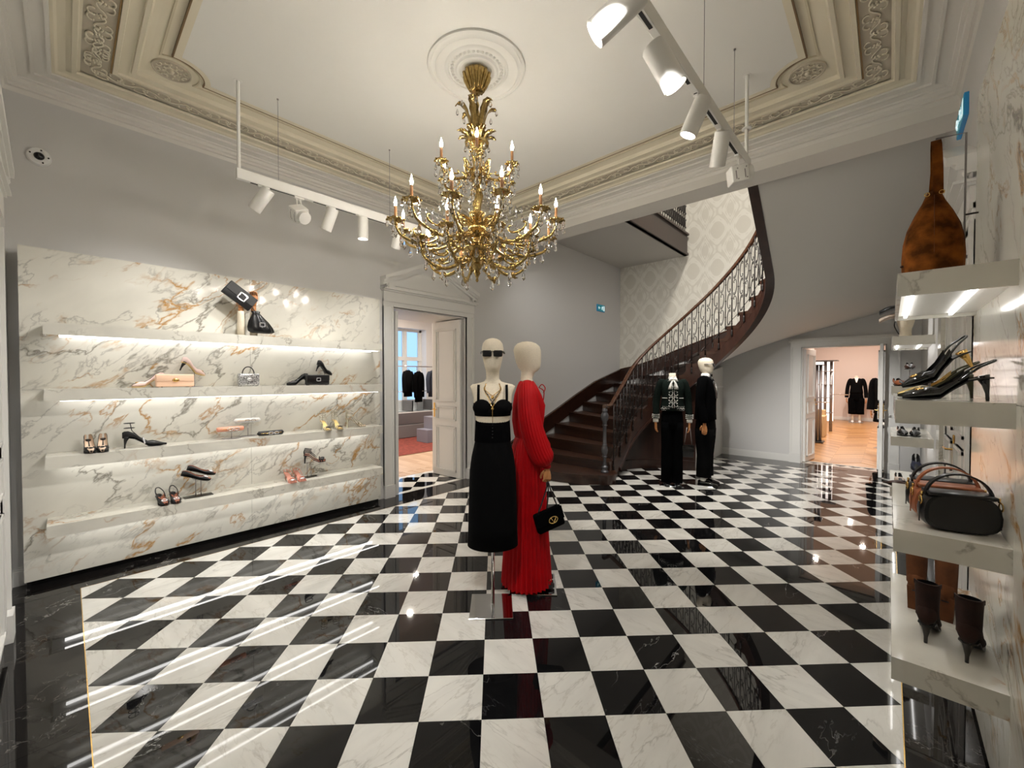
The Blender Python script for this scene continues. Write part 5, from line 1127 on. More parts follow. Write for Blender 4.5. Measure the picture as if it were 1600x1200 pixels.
# --- 5, 6: far room
m5 = thing('mannequin', 'headless mannequin in black jacket and wide cropped trousers against the far pink wall', 'mannequin', (-0.86, 19.3, 0), yaw_to(0.05, -1))
MB().loft(rl([(1.45, .1, .08), (1.58, .06, .055), (1.64, .05, .05), (1.68, .045, .045)], 20)).build('body', 'linen', m5, True)
jkt(m5, 'black_cloth', 1.58, 1.05, .20, .13); sleeves(m5, 'black_cloth', .20, 1.52, .90, .062, .058, cuff=False, flare=.07)
MB().loft([[(x, -.135 + abs(x) * .3, z) for x in (-w_, w_)] + [(x, -.125 + abs(x) * .3, z) for x in (w_, -w_)] for z, w_ in ((1.62, .06), (1.5, .025), (1.42, .005))]).build('blouse_front', 'white_cotton', m5)
trousers(m5, 'black_velvet', 1.08, .19, .13, .14, .40, spread=.10)
for s in (-1, 1): MB().tube([(s * .1, 0, .05), (s * .1, 0, .45)], .035, 12).build('calf', 'linen', m5, True)
shoe_pair(m5, .10, 'white_plastic'); plate_base(m5, -.2, .2, -.2, .2)
m6 = thing('mannequin', 'mannequin in black fur-trimmed coat beside the right leaf of the far door', 'mannequin', (-0.02, 12.75, 0), yaw_to(-.2, -1))
MB().loft(rl([(1.45, .1, .08), (1.60, .06, .055), (1.68, .05, .05), (1.74, .045, .045)], 20)).build('body', 'linen', m6, True)
jkt(m6, 'fur_black', 1.60, 0.80, .25, .18, 1.1, 'fur_coat'); sleeves(m6, 'fur_black', .25, 1.53, .88, .085, .085, cuff=False, flare=.03)
MB().loft(rl([(.86, .22, .16), (.62, .25, .18), (.6, .24, .17)], 30), caps=True).build('skirt', 'black_cloth', m6, True); MB().tube([(0, 0, .006), (0, 0, .7)], .014, 10).build('pole', 'chrome', m6, True); plate_base(m6, -.2, .2, -.2, .2)
# ================================================================ goods: shoes and bags
def heel_z(x, h, L):          # sole height along the shoe, x from heel 0 to toe L
    t = x / L
    return interp(t, [0, .22, .38, .52, .62, .9, 1.0], [h, h * .97, h * .72, h * .28, h * .05, 0.0, .004 if h > .03 else .01])
def pump(par, mat, lining, h=.075, L=.245, w=.036, heel='stiletto', sling=False, open_to=.60, buckle=None, sole='black_leather', heelmat=None, ankle=None, flat_top=1.0):
    """heel at x=0, toe at +x"""
    xs = [0.0, .012, .035, .07, .11, .15, .175, .20, .225, .240, L]; xs = [x * L / .245 for x in xs]
    wd = [.006, .018, .025, .026, .027, .034, .036, .032, .021, .010, .003]; hg = [.052, .062, .064, .056, .048, .046, .046, .040, .028, .018, .010]
    start = 3 if sling else 0
    def grid(sc_, dz):
        rg = []
        for i in range(start, len(xs)):
            x = xs[i]; z0 = heel_z(x, h, L) + .004 + dz; t = x / L
            A = interp(t, [0, .2, open_to - .12, open_to, open_to + .08], [2.35, 2.3, 1.75, 2.2, PI]) if open_to < 1 else PI
            ww, hh = wd[i] * w / .036 * sc_, hg[i] * flat_top * (1 - (1 - sc_) * .4)
            rg.append([(x, ww * math.sin(lerp(-A, A, k / 16)) * (1.0 if abs(math.sin(lerp(-A, A, k / 16))) < .99 else 1.0), z0 + hh / 2 * (1 - math.cos(lerp(-A, A, k / 16)))) for k in range(17)])
        return MB().loft(rg, False, False)
    grid(1.0, 0).build('upper', mat, par, True)
    grid(.93, .0015).build('lining', lining, par, True)
    out = [(xs[i], wd[i] * w / .036 * 1.0) for i in range(len(xs))]
    top = [(x, y, heel_z(x, h, L) + .007) for x, y in out] ; ring = []
    for x, y in out: ring.append([(x, y, heel_z(x, h, L) + .006), (x, -y, heel_z(x, h, L) + .006), (x, -y, heel_z(x, h, L)), (x, y, heel_z(x, h, L))])
    MB().loft(ring).build('sole', sole, par)
    if h > .03:
        hm = heelmat or mat
        if heel == 'block': MB().loft([[(x_ + a, b, z) for a, b in ((-r, -r), (r, -r), (r, r), (-r, r))] for x_, r, z in ((.03, .022, h + .01), (.024, .017, h * .5), (.022, .017, 0))]).build('heel', hm, par)
        else: MB().tube([(.030, 0, h + .012), (.020, 0, h * .72), (.016, 0, h * .35), (.015, 0, 0.0)], [.021, .011, .006, .0055], 8).build('heel', hm, par, True)
    if sling: MB().tube(cr([(.10, .027, h * .55 + .03), (.05, .028, h + .04), (.004, .014, h + .065), (-.002, 0, h + .07), (.004, -.014, h + .065), (.05, -.028, h + .04), (.10, -.027, h * .55 + .03)], 4), .0042, 6).build('sling_strap', mat, par, True)
    if ankle:
        mb = MB()
        for zz in ankle: mb.tube([(.045 + .034 * math.cos(a), .03 * math.sin(a), h + zz) for a in [2 * PI * i / 16 for i in range(16)]], .0028, 5, True)
        for yy in (-.03, .03): mb.tube([(.05, yy, h + ankle[-1]), (.06, yy * .95, h + .06), (.11, yy * .9, h * .5 + .04)], .0024, 5)
        mb.build('ankle_strap', mat, par, True)
    if buckle:
        kind, bm_ = buckle; bx = L * .80; bz = heel_z(bx, h, L) + .042 * flat_top
        if kind == 'round': MB().tube([(bx + .018 * math.cos(a), .018 * math.sin(a), bz - .004 * math.cos(a)) for a in [2 * PI * i / 16 for i in range(16)]], .006, 6, True).build('buckle', bm_, par, True)
        elif kind == 'square':
            mb = MB()
            for a, b, c, d in ((-.016, .016, .010, .016), (-.016, .016, -.016, -.010), (-.016, -.010, -.016, .016), (.010, .016, -.016, .016)): mb.cbox(bx + a, bx + b, c, d, bz - .005, bz + .004, .0015)
            mb.xf(Matrix.Translation((bx, 0, bz)) @ Matrix.Rotation(.35, 4, 'Y') @ Matrix.Translation((-bx, 0, -bz))).build('buckle', bm_, par)
        else: MB().ball((bx, 0, bz - .002), .016, 10, 6, (1.2, 1, .5)).build('ornament', bm_, par, True)
def sandal(par, mat, insole, h=.09, L=.235, straps=((.19, .034, .03), (.165, .036, .036)), ankle=(.05, .085), vamp=None):
    ring = []; out = [(0, .012), (.02, .022), (.06, .023), (.10, .024), (.15, .034), (.19, .036), (.22, .028), (L, .010)]
    for x, y in out: ring.append([(x, y, heel_z(x, h, L) + .008), (x, -y, heel_z(x, h, L) + .008), (x, -y, heel_z(x, h, L)), (x, y, heel_z(x, h, L))])
    MB().loft(ring).build('sole', mat, par); MB().loft([[(p[0], p[1] * .9, p[2] + .001) for p in r[:2]] + [(p[0], p[1] * .9, p[2] + .0005) for p in r[1::-1]] for r in ring]).build('insole', insole, par)
    MB().tube([(.022, 0, h + .004), (.014, 0, h * .6), (.012, 0, 0.0)], [.018, .008, .0055], 8).build('heel', mat, par, True)
    mb = MB()
    for x, w_, hh in straps: mb.tube(cr([(x, w_, heel_z(x, h, L) + .005), (x - .005, w_ * .7, heel_z(x, h, L) + hh), (x - .006, 0, heel_z(x, h, L) + hh * 1.2), (x - .005, -w_ * .7, heel_z(x, h, L) + hh), (x, -w_, heel_z(x, h, L) + .005)], 4), .005, 6)
    for zz in ankle: mb.tube([(.045 + .036 * math.cos(a), .031 * math.sin(a), h + zz - .008 * math.cos(a)) for a in [2 * PI * i / 16 for i in range(16)]], .003, 5, True)
    for s in (-1, 1): mb.tube(cr([(.008, s * .016, h + .008), (.004, s * .014, h + .04), (.012, s * .018, h + (ankle[-1] if ankle else .06))], 4), .0035, 5).tube([(.06, s * .03, h + (ankle[0] if ankle else .05)), (.12, s * .03, h * .45 + .02)], .0028, 5)
    mb.build('strap', mat, par, True)
    if vamp: MB().ball((.19, 0, .032), .02, 10, 6, (1.1, 1.4, .5)).build('ornament', vamp, par, True)
def place(name, label, cat, x, y, z, d, group=None, tilt=0.0):
    """d: heading of local +x in degrees from world +X"""
    o = thing(name, label, cat, (x, y, z), math.radians(d), group); o.rotation_euler = (0, tilt, math.radians(d)); return o
def riser(label, x, y, z, hgt, n=1, w=.16, tilt=0.0, dx=0.0):
    o = thing('shoe_stand', label, 'display stand', (x, y, z))
    MB().cbox(-.05, .05, -w / 2, w / 2, 0, .004, .001).build('base_plate', 'acrylic' if n > 1 else 'steel', o)
    for i in range(n): MB().tube([(dx, (i - (n - 1) / 2) * .04, .004), (dx, (i - (n - 1) / 2) * .04, hgt - .006)], .0035, 6).build('post', 'steel', o, True)
    t = MB().cbox(-.03, .03, -.045, .045, -.0015, .0015, .0008).build('rest', 'acrylic', o); t.location = (dx, 0, hgt - .004); t.rotation_euler = (tilt, 0, 0); return o
def clutch_box(par, w, d, h, mat, clasp=None, flap=True, clasp_kind='square'):
    """front +x, width along y"""
    MB().cbox(-d / 2, d / 2, -w / 2, w / 2, 0.004, h, min(.012, d * .3), 3).build('bag_body', mat, par, True)
    if flap: MB().cbox(d / 2 - .004, d / 2 + .006, -w / 2 + .003, w / 2 - .003, h * .46, h - .004, .003, 2).build('flap', mat, par, True)
    for s in (-1, 1): MB().cbox(-d * .3, d * .3, s * w * .4 - .008, s * w * .4 + .008, 0, .006, .001).build('foot', mat, par)
    if clasp:
        mb = MB(); x = d / 2 + .008; cz = h * .55
        if clasp_kind == 'square':
            for a, b, c, e in ((-.024, .024, .013, .019), (-.024, .024, -.019, -.013), (-.024, -.017, -.019, .019), (.017, .024, -.019, .019)): mb.cbox(x - .004, x + .004, a, b, cz + c, cz + e, .0015)
            mb.build('clasp', clasp, par)
        else: mb.ball((x, 0, cz), .02, 10, 6, (.35, 1.3, .8)).build('clasp', clasp, par, True)
SXc = -4.74
z1, z2, z3, z4 = SH
# ---- top shelf: a pair of mannequin hands with clutch and pouch
hd = thing('display_hands', 'pair of tan mannequin forearms rising from the uppermost marble shelf', 'display hands', (SXc, 1.22, z1))
for y, mat_ in ((-.035, 0), (.075, 0)):
    MB().loft([[(p[0], p[1] + y, p[2]) for p in ell(z, rx, rx * .9, n=18)] for z, rx in ((0, .036), (.10, .037), (.20, .033), (.245, .031))]).build('sleeve', 'linen', hd, True)
for y, zt, rot in ((-.035, .30, (PI, 0, 0.5)), (.075, .335, (PI, 0, -0.6))):
    MB().tube([(0, y, .24), (0, y, zt)], [.024, .022], 12).build('wrist', 'mannequin_wood', hd, True)
    hand_mb(1 if y < 0 else -1, .75, .9).xf(Matrix.Translation((.012, y, zt)) @ Matrix.Rotation(PI, 4, 'X') @ Matrix.Rotation(1.2 if y < 0 else -1.1, 4, 'Z')).build('hand', 'mannequin_wood', hd, True)
cl = thing('clutch_bag', 'black satin clutch with square crystal buckle, tilted in the mannequin hands', 'clutch', (SXc + .03, 1.19, z1 + .375)); cl.rotation_euler = (math.radians(-36), 0, 0)
MB().cbox(-.02, .02, -.165, .115, -.072, .072, .006, 2).build('bag_body', 'black_satin', cl, True); MB().cbox(.019, .026, -.163, .113, -.02, .07, .002).build('flap', 'black_satin', cl)
mb = MB()
for a, b, c, e in ((-.045, .035, .026, .038), (-.045, .035, -.038, -.026), (-.045, -.033, -.038, .038), (.023, .035, -.038, .038)): mb.cbox(.026, .034, a, b, c, e, .002)
mb.build('buckle', 'rhinestone', cl)
po = thing('pouch_bag', 'gathered black satin pouch with crystal buckle dangling from the mannequin hand', 'pouch', (SXc + .06, 1.325, z1 + .03))
rows = [(.005, .045, .085), (.02, .055, .115), (.06, .055, .112), (.12, .045, .085), (.17, .032, .05), (.20, .022, .032), (.22, .028, .04)]
MB().loft([[(p[0] * (1 + .1 * math.cos(9 * 2 * PI * k / 36)), p[1] * (1 + .06 * math.cos(9 * 2 * PI * k / 36)) - (z - .1) * .25, z) for k, p in enumerate(ell(z, a, b, n=36))] for z, a, b in rows]).build('bag_body', 'black_leather', po, True)
mb = MB()
for a, b, c, e in ((-.026, .026, .014, .022), (-.026, .026, -.022, -.014), (-.026, -.018, -.022, .022), (.018, .026, -.022, .022)): mb.cbox(.052, .062, a + .015, b + .015, .085 + c, .085 + e, .002)
mb.build('buckle', 'rhinestone', po); MB().tube(cr([(0, -.02, .20), (-.02, -.05, .26), (-.035, -.05, .31)], 5), .004, 6).build('wrist_strap', 'black_leather', po, True)
# ---- second shelf
o = place('pump_shoe', 'pale pink pump standing on the shelf left of the pink clutch', 'shoe', SXc - .06, .60, z2, -90, 'pale pink pumps'); pump(o, 'pink_satin', 'black_satin', .075, .22, heel='stiletto', buckle=('orn', 'gold'), sole='insole_gold', heelmat='black_satin')
o = place('clutch_bag', 'blush pink leather clutch with gold clasp on the shelf', 'clutch', SXc + .02, .665, z2, 0); clutch_box(o, .27, .06, .115, 'nude_leather', 'gold', True, 'round')
riser('small steel stand lifting the pale pink pump above the clutch', SXc - .07, .82, z2, .15, 1, .12, -.25)
o = place('pump_shoe', 'pale pink pump tilted on a stand above the pink clutch', 'shoe', SXc - .07, .70, z2 + .155, 90, 'pale pink pumps', math.radians(16)); pump(o, 'pink_satin', 'black_satin', .075, .21, buckle=('orn', 'gold'), sole='insole_gold', heelmat='black_satin')
o = place('mini_bag', 'silver glitter mini bag with round top handle', 'handbag', SXc + .01, 1.24, z2, 0); clutch_box(o, .18, .075, .125, 'glitter', 'rhinestone', True, 'round')
MB().tube([(0, .052 * math.cos(a), .118 + .075 * math.sin(a)) for a in [PI * i / 16 for i in range(17)]], .0055, 8).build('top_handle', 'dark_steel', o, True)
for s in (-1, 1): MB().cbox(-.03, .03, s * .085 - .006, s * .085 + .006, .01, .115, .004).build('side_gusset', 'glitter', o)
o = place('pump_shoe', 'black pump standing on the shelf left of the black clutch', 'shoe', SXc - .06, 1.84, z2, -90, 'black crystal pumps'); pump(o, 'black_satin', 'black_leather', .075, .225, buckle=('square', 'rhinestone'))
o = place('clutch_bag', 'black leather clutch with square crystal clasp near the doorway', 'clutch', SXc + .02, 1.91, z2, 0); clutch_box(o, .25, .06, .115, 'black_leather', 'rhinestone')
riser('small steel stand lifting the black pump above the clutch', SXc - .07, 2.03, z2, .155, 1, .12, -.25)
o = place('pump_shoe', 'black pump tilted on a stand above the black clutch', 'shoe', SXc - .07, 1.92, z2 + .16, 90, 'black crystal pumps', math.radians(16)); pump(o, 'black_satin', 'black_leather', .075, .20, buckle=('square', 'rhinestone'))
# ---- third shelf
for i, (y, nm) in enumerate(((.115, 'outer'), (.205, 'inner'))):
    o = place('pump_shoe', f'black crystal-mesh pump facing front, {nm} one of the pair at the left end', 'shoe', SXc - .06, y, z3, 4 - 8 * i, 'black mesh pumps'); pump(o, 'black_satin', 'insole_beige', .08, .215, .038, open_to=.62, buckle=('orn', 'black_plastic'))
o = place('pump_shoe', 'black pointed pump with silver ankle straps, side view', 'shoe', SXc + .01, .315, z3, 88); pump(o, 'black_satin', 'black_leather', .085, .265, ankle=(.085, .125), open_to=.62)
MB().tube(cr([(.14, .036, .03), (.13, .02, .075), (.13, -.02, .075), (.14, -.036, .03)], 4), .006, 6).build('crystal_strap', 'rhinestone', o, True)
def capsule(o, L, mat, bow='rhinestone', round_=True):
    n = 20; rg = []
    for t in [i / 16 for i in range(17)]:
        y = (t - .5) * L; e = min(t, 1 - t) * L; k = math.sqrt(max(1 - max(1 - e / .022, 0) ** 2, .02)) if round_ else (1 if 0 < t < 1 else .8)
        rg.append([(.026 * k * math.cos(2 * PI * j / n), y, .026 + .0235 * k * math.sin(2 * PI * j / n)) for j in range(n)])
    MB().loft(rg).build('clutch_shell', mat, o, True)
    MB().tube([(.0, -L / 2 + .006, .026), (.0255, -L / 2 + .03, .027), (.0262, 0, .027), (.0255, L / 2 - .03, .027), (.0, L / 2 - .006, .026)], .0022, 5).build('frame_rim', 'gold', o, True)
    mb = MB()
    for s in (-1, 1): mb.tube([(.031, s * (.026 + .022 * math.cos(a)) + .02, .026 + .011 * math.sin(a)) for a in [2 * PI * i / 14 for i in range(14)]], .0035, 5, True)
    mb.build('bow_clasp', bow, o, True)
riser('low steel stand under the coral clutch', SXc + .02, 1.09, z3, .07, 1, .14)
o = place('box_clutch', 'coral satin box clutch with bow clasp on a low stand', 'clutch', SXc + .02, 1.08, z3 + .069, 0, 'three bow clutches'); capsule(o, .22, 'peach_satin', round_=False)
riser('taller steel stand under the white clutch', SXc - .06, 1.25, z3, .135, 1, .14)
o = place('box_clutch', 'white satin capsule clutch on a taller stand', 'clutch', SXc - .06, 1.245, z3 + .134, 0, 'three bow clutches'); capsule(o, .24, 'white_plastic')
o = place('box_clutch', 'black capsule clutch with crystal bow lying on the shelf', 'clutch', SXc + .05, 1.425, z3, 0, 'three bow clutches'); capsule(o, .25, 'black_satin')
for i, (y, nm) in enumerate(((1.975, 'left'), (2.11, 'right'))):
    o = place('sandal', f'gold strappy sandal facing front, {nm} one of the pair', 'shoe', SXc - .05, y, z3, 0, 'gold strappy sandals'); sandal(o, 'silver_leather', 'insole_gold', .095, ankle=(.055, .075, .105)); MB().ball((.20, 0, .04), .02, 8, 5, (.8, 1.6, .35)).build('toe_strap', 'black_satin', o, True)
for i, y in enumerate((2.235, 2.27)):
    o = place('sandal', ['silver strappy sandal in side view closest to the doorway, front one', 'silver strappy sandal in side view closest to the doorway, rear one'][i], 'shoe', SXc + .03 - .085 * i, y, z3, 85, 'silver strappy sandals'); sandal(o, 'silver_leather', 'insole_beige', .095, ankle=(.04, .07, .10))
# ---- lowest shelf
for i, (y, nm) in enumerate(((.545, 'left'), (.645, 'right'))):
    o = place('slingback_shoe', f'black slingback with round white buckle facing front, {nm} one', 'shoe', SXc - .07, y, z4, 8 - 6 * i, 'round-buckle slingbacks'); pump(o, 'black_satin', 'insole_brown', .055, .225, .038, sling=True, open_to=.55, buckle=('round', 'rhinestone'))
riser('wide glass stand with two posts under the black flats', SXc - .02, .83, z4, .165, 2, .22, -.22)
for i, (x, y, z) in enumerate(((SXc + .02, .69, .225), (SXc - .06, .745, .255))):
    o = place('flat_shoe', ['black ballet flat with white round buckle on the stand, front one', 'black ballet flat with white round buckle on the stand, rear one'][i], 'shoe', x, y, z4 + z - .015, 80, 'round-buckle flats', math.radians(17)); pump(o, 'black_satin', 'insole_brown', .012, .235, .038, open_to=.66, buckle=('round', 'rhinestone'), flat_top=.8)
for i, (y, nm) in enumerate(((1.595, 'left'), (1.69, 'right'))):
    o = place('sandal', f'pink sandal with crystal toe facing front, {nm} one of the pair', 'shoe', SXc - .06, y, z4, 4, 'pink crystal sandals'); sandal(o, 'rose_leather', 'rose_leather', .075, .22, ankle=(.03,), vamp='rhinestone')
riser('glass stand with two posts under the black strappy heels', SXc - .02, 1.83, z4, .165, 2, .16, 0)
for i, (x, y) in enumerate(((SXc + .02, 1.755), (SXc - .06, 1.79))):
    o = place('sandal', ['black strappy heel raised on the glass stand, front one', 'black strappy heel raised on the glass stand, rear one'][i], 'shoe', x, y, z4 + .165, 75, 'black strappy heels'); sandal(o, 'black_leather', 'insole_brown', .085, .20, ankle=(.03, .06), vamp='black_satin')
# ================================================================ right wall, near shelves (shelf from y 2.22, x 0.02 to 0.325)
hb = thing('hobo_bag', 'large tan suede hobo bag with short strap hanging over the top shelf', 'handbag', (.135, 2.58, z1))
rows = [(.0, .080, .08), (.012, .092, .09), (.06, .097, .09), (.12, .099, .085), (.19, .095, .076), (.25, .083, .064), (.31, .060, .05), (.36, .036, .038), (.40, .022, .028)]
MB().loft([[(p[0] * (1 + .03 * math.sin(7 * k / 36 * 2 * PI)), p[1], p[2]) for k, p in enumerate(ell(z, a, b, n=36))] for z, a, b in rows]).build('bag_body', 'suede_tan', hb, True)
MB().loft([[(x - .016, y, z), (x + .016, y, z), (x + .016, y + .006, z), (x - .016, y + .006, z)] for x, y, z in ((.012, -.035, .38), (.010, -.032, .50), (.006, -.02, .60), (.004, .0, .625), (.004, .02, .60), (.006, .032, .50), (.0, .03, .38))]).build('shoulder_strap', 'suede_tan', hb)
MB().tube([(0, -.09, .02), (0, -.083, .13), (0, -.073, .20), (0, -.055, .29), (0, -.034, .38)], .0016, 5).build('seam', 'suede_cognac', hb)
for s in (-1, 1): MB().tube([(s * .022 + .008 * math.cos(a), -.036, .385 + .008 * math.sin(a)) for a in [2 * PI * i / 12 for i in range(12)]], .002, 5, True).build('ring', 'gold', hb, True)
for z in (.05, .09): MB().ball((-.099, -.02, z), .006, 6, 4).build('stud', 'brown_leather', hb, True)
st = thing('bag_hook', 'thin steel hook stand from which the tan suede bag hangs', 'display stand', (.135, 2.58, z1))
MB().tube([(.10, .08, 0), (.10, .08, .655), (.004, .0, .63)], .0035, 6).build('bent_rod', 'steel', st, True); MB().cbox(.07, .155, .0, .16, 0.0, .004, .001).build('base_plate', 'steel', st)
MB().tube([(.10, .08, .30), (.14, .08, .30)], .004, 8).build('wall_fixing', 'dark_steel', st)
# slingbacks on second shelf
o = place('slingback_shoe', 'black patent slingback with gold buckle standing on the shelf', 'shoe', .29, 2.36, z2, 192, 'black patent slingbacks'); pump(o, 'black_patent', 'black_leather', .085, .25, .036, sling=True, open_to=.60, heelmat='black_patent', buckle=('orn', 'gold'))
o = place('slingback_shoe', 'olive leather slingback behind the black patent one on the shelf', 'shoe', .275, 2.62, z2, 196); pump(o, 'green_leather', 'insole_gold', .085, .25, .036, sling=True, open_to=.60)
riser('square acrylic stand holding the raised patent slingback', .13, 2.55, z2, .12, 2, .10, 0)
o = place('slingback_shoe', 'black patent slingback raised and tilted on the acrylic stand', 'shoe', .275, 2.57, z2 + .115, 200, 'black patent slingbacks', math.radians(17)); pump(o, 'black_patent', 'black_leather', .085, .25, .036, sling=True, open_to=.60, heelmat='gold', buckle=('orn', 'gold'))
# three top-handle bags on third shelf
def saddle(label, x, y, mat, rz, s=1.0):
    o = thing('top_handle_bag', label, 'handbag', (x, y, z3), rz, 'top-handle bags'); o.scale = (s, s, s * 1.12)
    # rounded D profile, front -y
    prof = []
    for i in range(28):
        a = 2 * PI * i / 28; c, sn = math.cos(a), math.sin(a); px = .112 * math.copysign(abs(c) ** .55, c); pz = .065 * math.copysign(abs(sn) ** .6, sn)
        px *= 1.0 - .10 * (pz > 0) * (pz / .065); prof.append((px, pz + .065))
    MB().loft([[(p[0] * k, y_, (p[1] - .065) * k + .065) for p in prof] for y_, k in ((-.042, .90), (-.038, .97), (-.02, 1), (.02, 1), (.038, .97), (.042, .90))]).build('bag_body', mat, o, 'auto')
    MB().loft([[(p[0] * k, y_, (p[1] - .065) * k + .068) for p in prof if p[1] > .0] for y_, k in ((-.0425, .86), (-.047, .88), (-.047, .80))], True, True).build('front_flap', mat, o, 'auto')
    MB().cbox(-.095, .095, -.047, .044, .122, .1345, .004, 2).build('flap_top', mat, o, True)
    pth = [(.098 * math.cos(a), .0, .115 + .085 * math.sin(a)) for a in [PI * i / 20 for i in range(21)]]
    MB().loft([[(p[0] * k, y_, .115 + (p[2] - .115) * k) for k, y_ in ((1.0, -.011), (1.0, .011), (.93, .011), (.93, -.011))] for p in pth]).build('top_handle', mat, o, 'auto')
    for sd in (-1, 1):
        MB().tube([(sd * .112, -.012 + .014 * math.cos(a), .098 + .014 * math.sin(a)) for a in [2 * PI * i / 14 for i in range(14)]], .0026, 6, True).tube([(sd * .108, -.01, .112), (sd * .108, -.01, .128)], .004, 6).build('ring', 'gold', o, True)
        MB().loft([[(sd * .113, -.008 + d_, z) for d_ in (-.004, .004)] + [(sd * .1155, -.008 + d_, z) for d_ in (.004, -.004)] for z in (.09, .04, .02)]).build('strap_end', mat, o)
    return o
saddle('glossy black top-handle bag, front one of three in a row', .205, 2.36, 'black_leather', math.radians(14))
saddle('tan brown top-handle bag between two black ones', .185, 2.50, 'tan_leather', math.radians(12))
saddle('black top-handle bag, rear one of three in a row', .175, 2.62, 'black_leather', math.radians(10))
# ankle boots on lowest shelf
def boot(label, x, y, mat, d, grp, h=.075, heelmat='dark_steel', block=False, H=.24):
    o = place('ankle_boot', label, 'boot', x, y, z4, d, grp); L = .235
    rg = []
    for x_, w_, hh in ((.0, .016, .07), (.012, .030, .085), (.04, .034, .09), (.08, .034, .085), (.12, .034, .07), (.16, .036, .055), (.195, .032, .042), (.22, .018, .030), (.235, .004, .018)):
        z0 = heel_z(x_, h, L) + .004; rg.append([(x_, w_ * math.cos(a), z0 + hh * .5 + hh * .5 * math.sin(a)) for a in [2 * PI * i / 20 for i in range(20)]])
    MB().loft(rg).build('foot', mat, o, True)
    sh = [(h + .03, .046, .036, .048), (h + .06, .044, .036, .047), (h + .09, .040, .037, .044), (h + .12, .040, .038, .044), (H, .042, .040, .044)]
    MB().loft([[(p[0] + cx_, p[1], p[2] + (.010 * (1 if p[0] < 0 else -1) if i == 4 else 0)) for p in ell(z, a, b, n=24)] for i, (z, a, b, cx_) in enumerate(sh)], True, False).build('shaft', mat, o, True)
    MB().loft([[(p[0] + cx_, p[1], p[2]) for p in ell(z, a * .92, b * .92, n=24)] for z, a, b, cx_ in sh], True, False).build('shaft_lining', 'black_leather', o, True)
    MB().tube([(p[0] + .044, p[1], H + .010 * (1 if p[0] < 0 else -1)) for p in ell(0, .042, .040, n=24)], .0025, 5, True).build('top_edge', mat, o, True)
    ring = [[(x_, y_, heel_z(x_, h, L) + .006), (x_, -y_, heel_z(x_, h, L) + .006), (x_, -y_, heel_z(x_, h, L)), (x_, y_, heel_z(x_, h, L))] for x_, y_ in ((.0, .012), (.02, .026), (.07, .028), (.12, .03), (.16, .034), (.2, .03), (.235, .006))]
    MB().loft(ring).build('sole', 'black_leather', o)
    if block: MB().loft([[(x_ + a, b, z) for a, b in ((-r, -r), (r, -r), (r, r), (-r, r))] for x_, r, z in ((.03, .03, h + .02), (.028, .026, 0))]).build('heel', mat, o)
    else: MB().tube([(.030, 0, h + .02), (.018, 0, h * .75), (.012, 0, h * .35), (.011, 0, 0)], [.027, .013, .0065, .006], 10).build('heel', heelmat, o, True)
boot('dark brown suede stiletto boot closest to the aisle', .125, 2.42, 'suede_brown', 82, 'dark brown stiletto boots'); boot('dark brown suede stiletto boot closest to the marble', .235, 2.36, 'suede_brown', 78, 'dark brown stiletto boots')
boot('cognac suede block-heel boot behind, closest to the aisle', .105, 2.74, 'suede_cognac', 84, 'cognac suede boots', .09, block=True, H=.30); boot('cognac suede block-heel boot behind, closest to the marble', .20, 2.70, 'suede_cognac', 82, 'cognac suede boots', .09, block=True, H=.30)
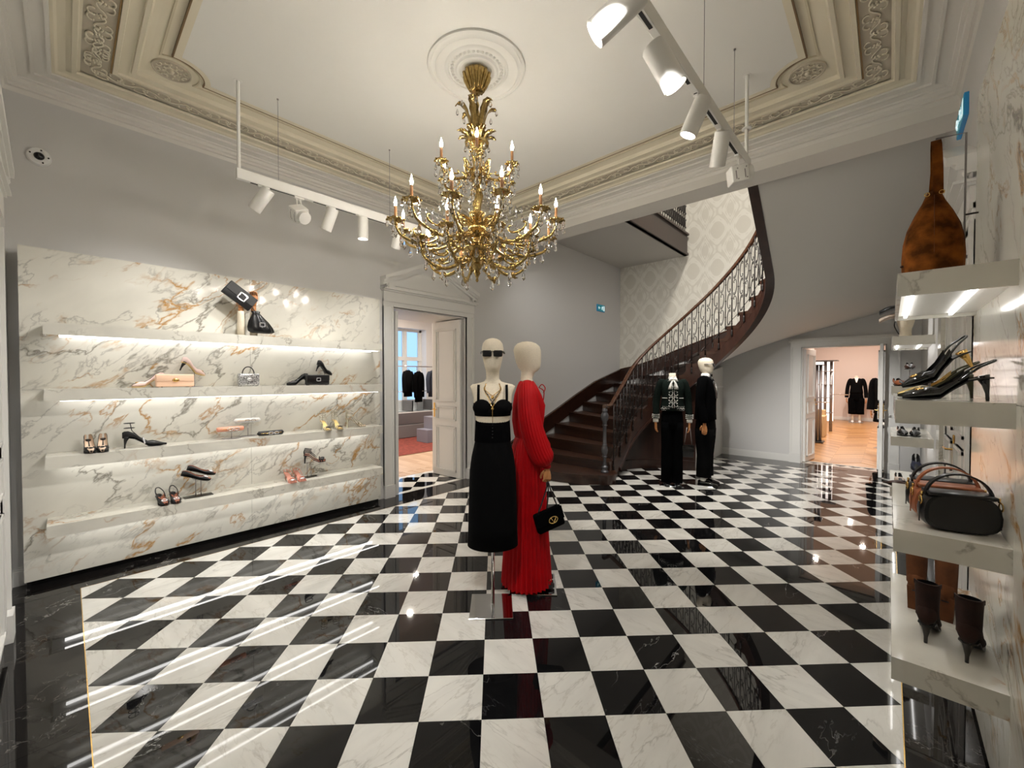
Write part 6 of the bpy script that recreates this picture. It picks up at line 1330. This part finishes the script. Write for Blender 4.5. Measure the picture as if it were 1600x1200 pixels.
# ================================================================ right wall, far shelves (from y 5.64)
def low_shoe(label, x, y, z, d, mat, sole='black_leather', lace=True, tilt=0.0, group=None):
    o = place('low_shoe', label, 'shoe', x, y, z, d, group, tilt); pump(o, mat, 'black_leather', .012, .27, .044, open_to=.50, sole=sole, flat_top=1.2)
    if lace:
        mb = MB()
        for i in range(5): mb.tube([(.13 + i * .014, -.02, .062 - i * .004), (.137 + i * .014, .02, .062 - i * .004)], .0025, 5)
        mb.build('laces', mat, o, True)
hdm = thing('hat_display', 'linen display head with a black cap stacked on a taupe cap, small top shelf', 'display head', (.12, 5.85, z1))
MB().loft([[(p[0], p[1], p[2] - 1.60) for p in r] for r in rl(HEAD, 28)]).build('head_form', 'linen', hdm, True)
MB().loft(rl([(.20, .088, .112, .0), (.25, .09, .115, .0), (.30, .075, .095, .0), (.325, .04, .05), (.33, .005, .005)], 24)).build('cap_crown', 'taupe_leather', hdm, True)
for mz, mm, nm in ((.0, 'taupe_leather', 'cap_peak'), (.085, 'black_leather', 'upper_cap_peak')):
    rg = []
    for x_, w_, dz in ((.01, .085, .0), (.05, .088, -.004), (.09, .075, -.02), (.125, .045, -.042), (.135, .02, -.05)):
        top = [(-.07 - x_, lerp(-w_, w_, i / 8), .225 + mz + dz + .03 * (1 - (2 * i / 8 - 1) ** 2)) for i in range(9)]
        rg.append(top + [(p[0] + .004, p[1], p[2] - .012) for p in top[::-1]])
    MB().loft(rg).build(nm, mm, hdm, True)
MB().loft(rl([(.285, .078, .10, .0), (.33, .085, .108, .0), (.375, .07, .088, .0), (.395, .035, .045), (.40, .005, .005)], 24)).build('upper_cap_crown', 'black_leather', hdm, True)
mb = MB().tube(cr([(-.07, -.05, .20), (-.085, -.05, .12), (-.05, -.06, .03)], 5), .005, 6); mb.build('cord', 'black_leather', hdm, True)
low_shoe('rust orange suede loafer on the small second shelf', .05, 5.93, z2, -80, 'cognac_leather', lace=False); low_shoe('black loafer lying beside the rust orange one', .20, 5.95, z2, -40, 'black_leather', lace=False)
riser('thin stand under the raised brown loafer', .16, 6.05, z2, .17, 1, .1); low_shoe('brown loafer raised on a thin stand', .16, 6.17, z2 + .168, -90, 'brown_leather', lace=False)
for i, x in enumerate((.09, .22)): low_shoe(['glossy black lace-up shoe facing front, closest to the aisle', 'glossy black lace-up shoe facing front, closest to the wall'][i], x, 6.02, z3, -90 + 6 * (1 - 2 * i), 'black_patent', group='glossy lace-up shoes')
low_shoe('brown woven shoe at the aisle edge of the small lowest shelf', .26, 5.74, z4, 172, 'brown_leather'); low_shoe('taupe slip-on behind the brown woven shoe', .08, 6.12, z4, -85, 'taupe_leather', lace=False)
riser('thin stand under the navy slip-on', .22, 6.02, z4, .22, 1, .1); low_shoe('navy suede slip-on tilted on a thin stand', .22, 6.16, z4 + .23, -90, 'suede_navy', lace=False, tilt=math.radians(20))
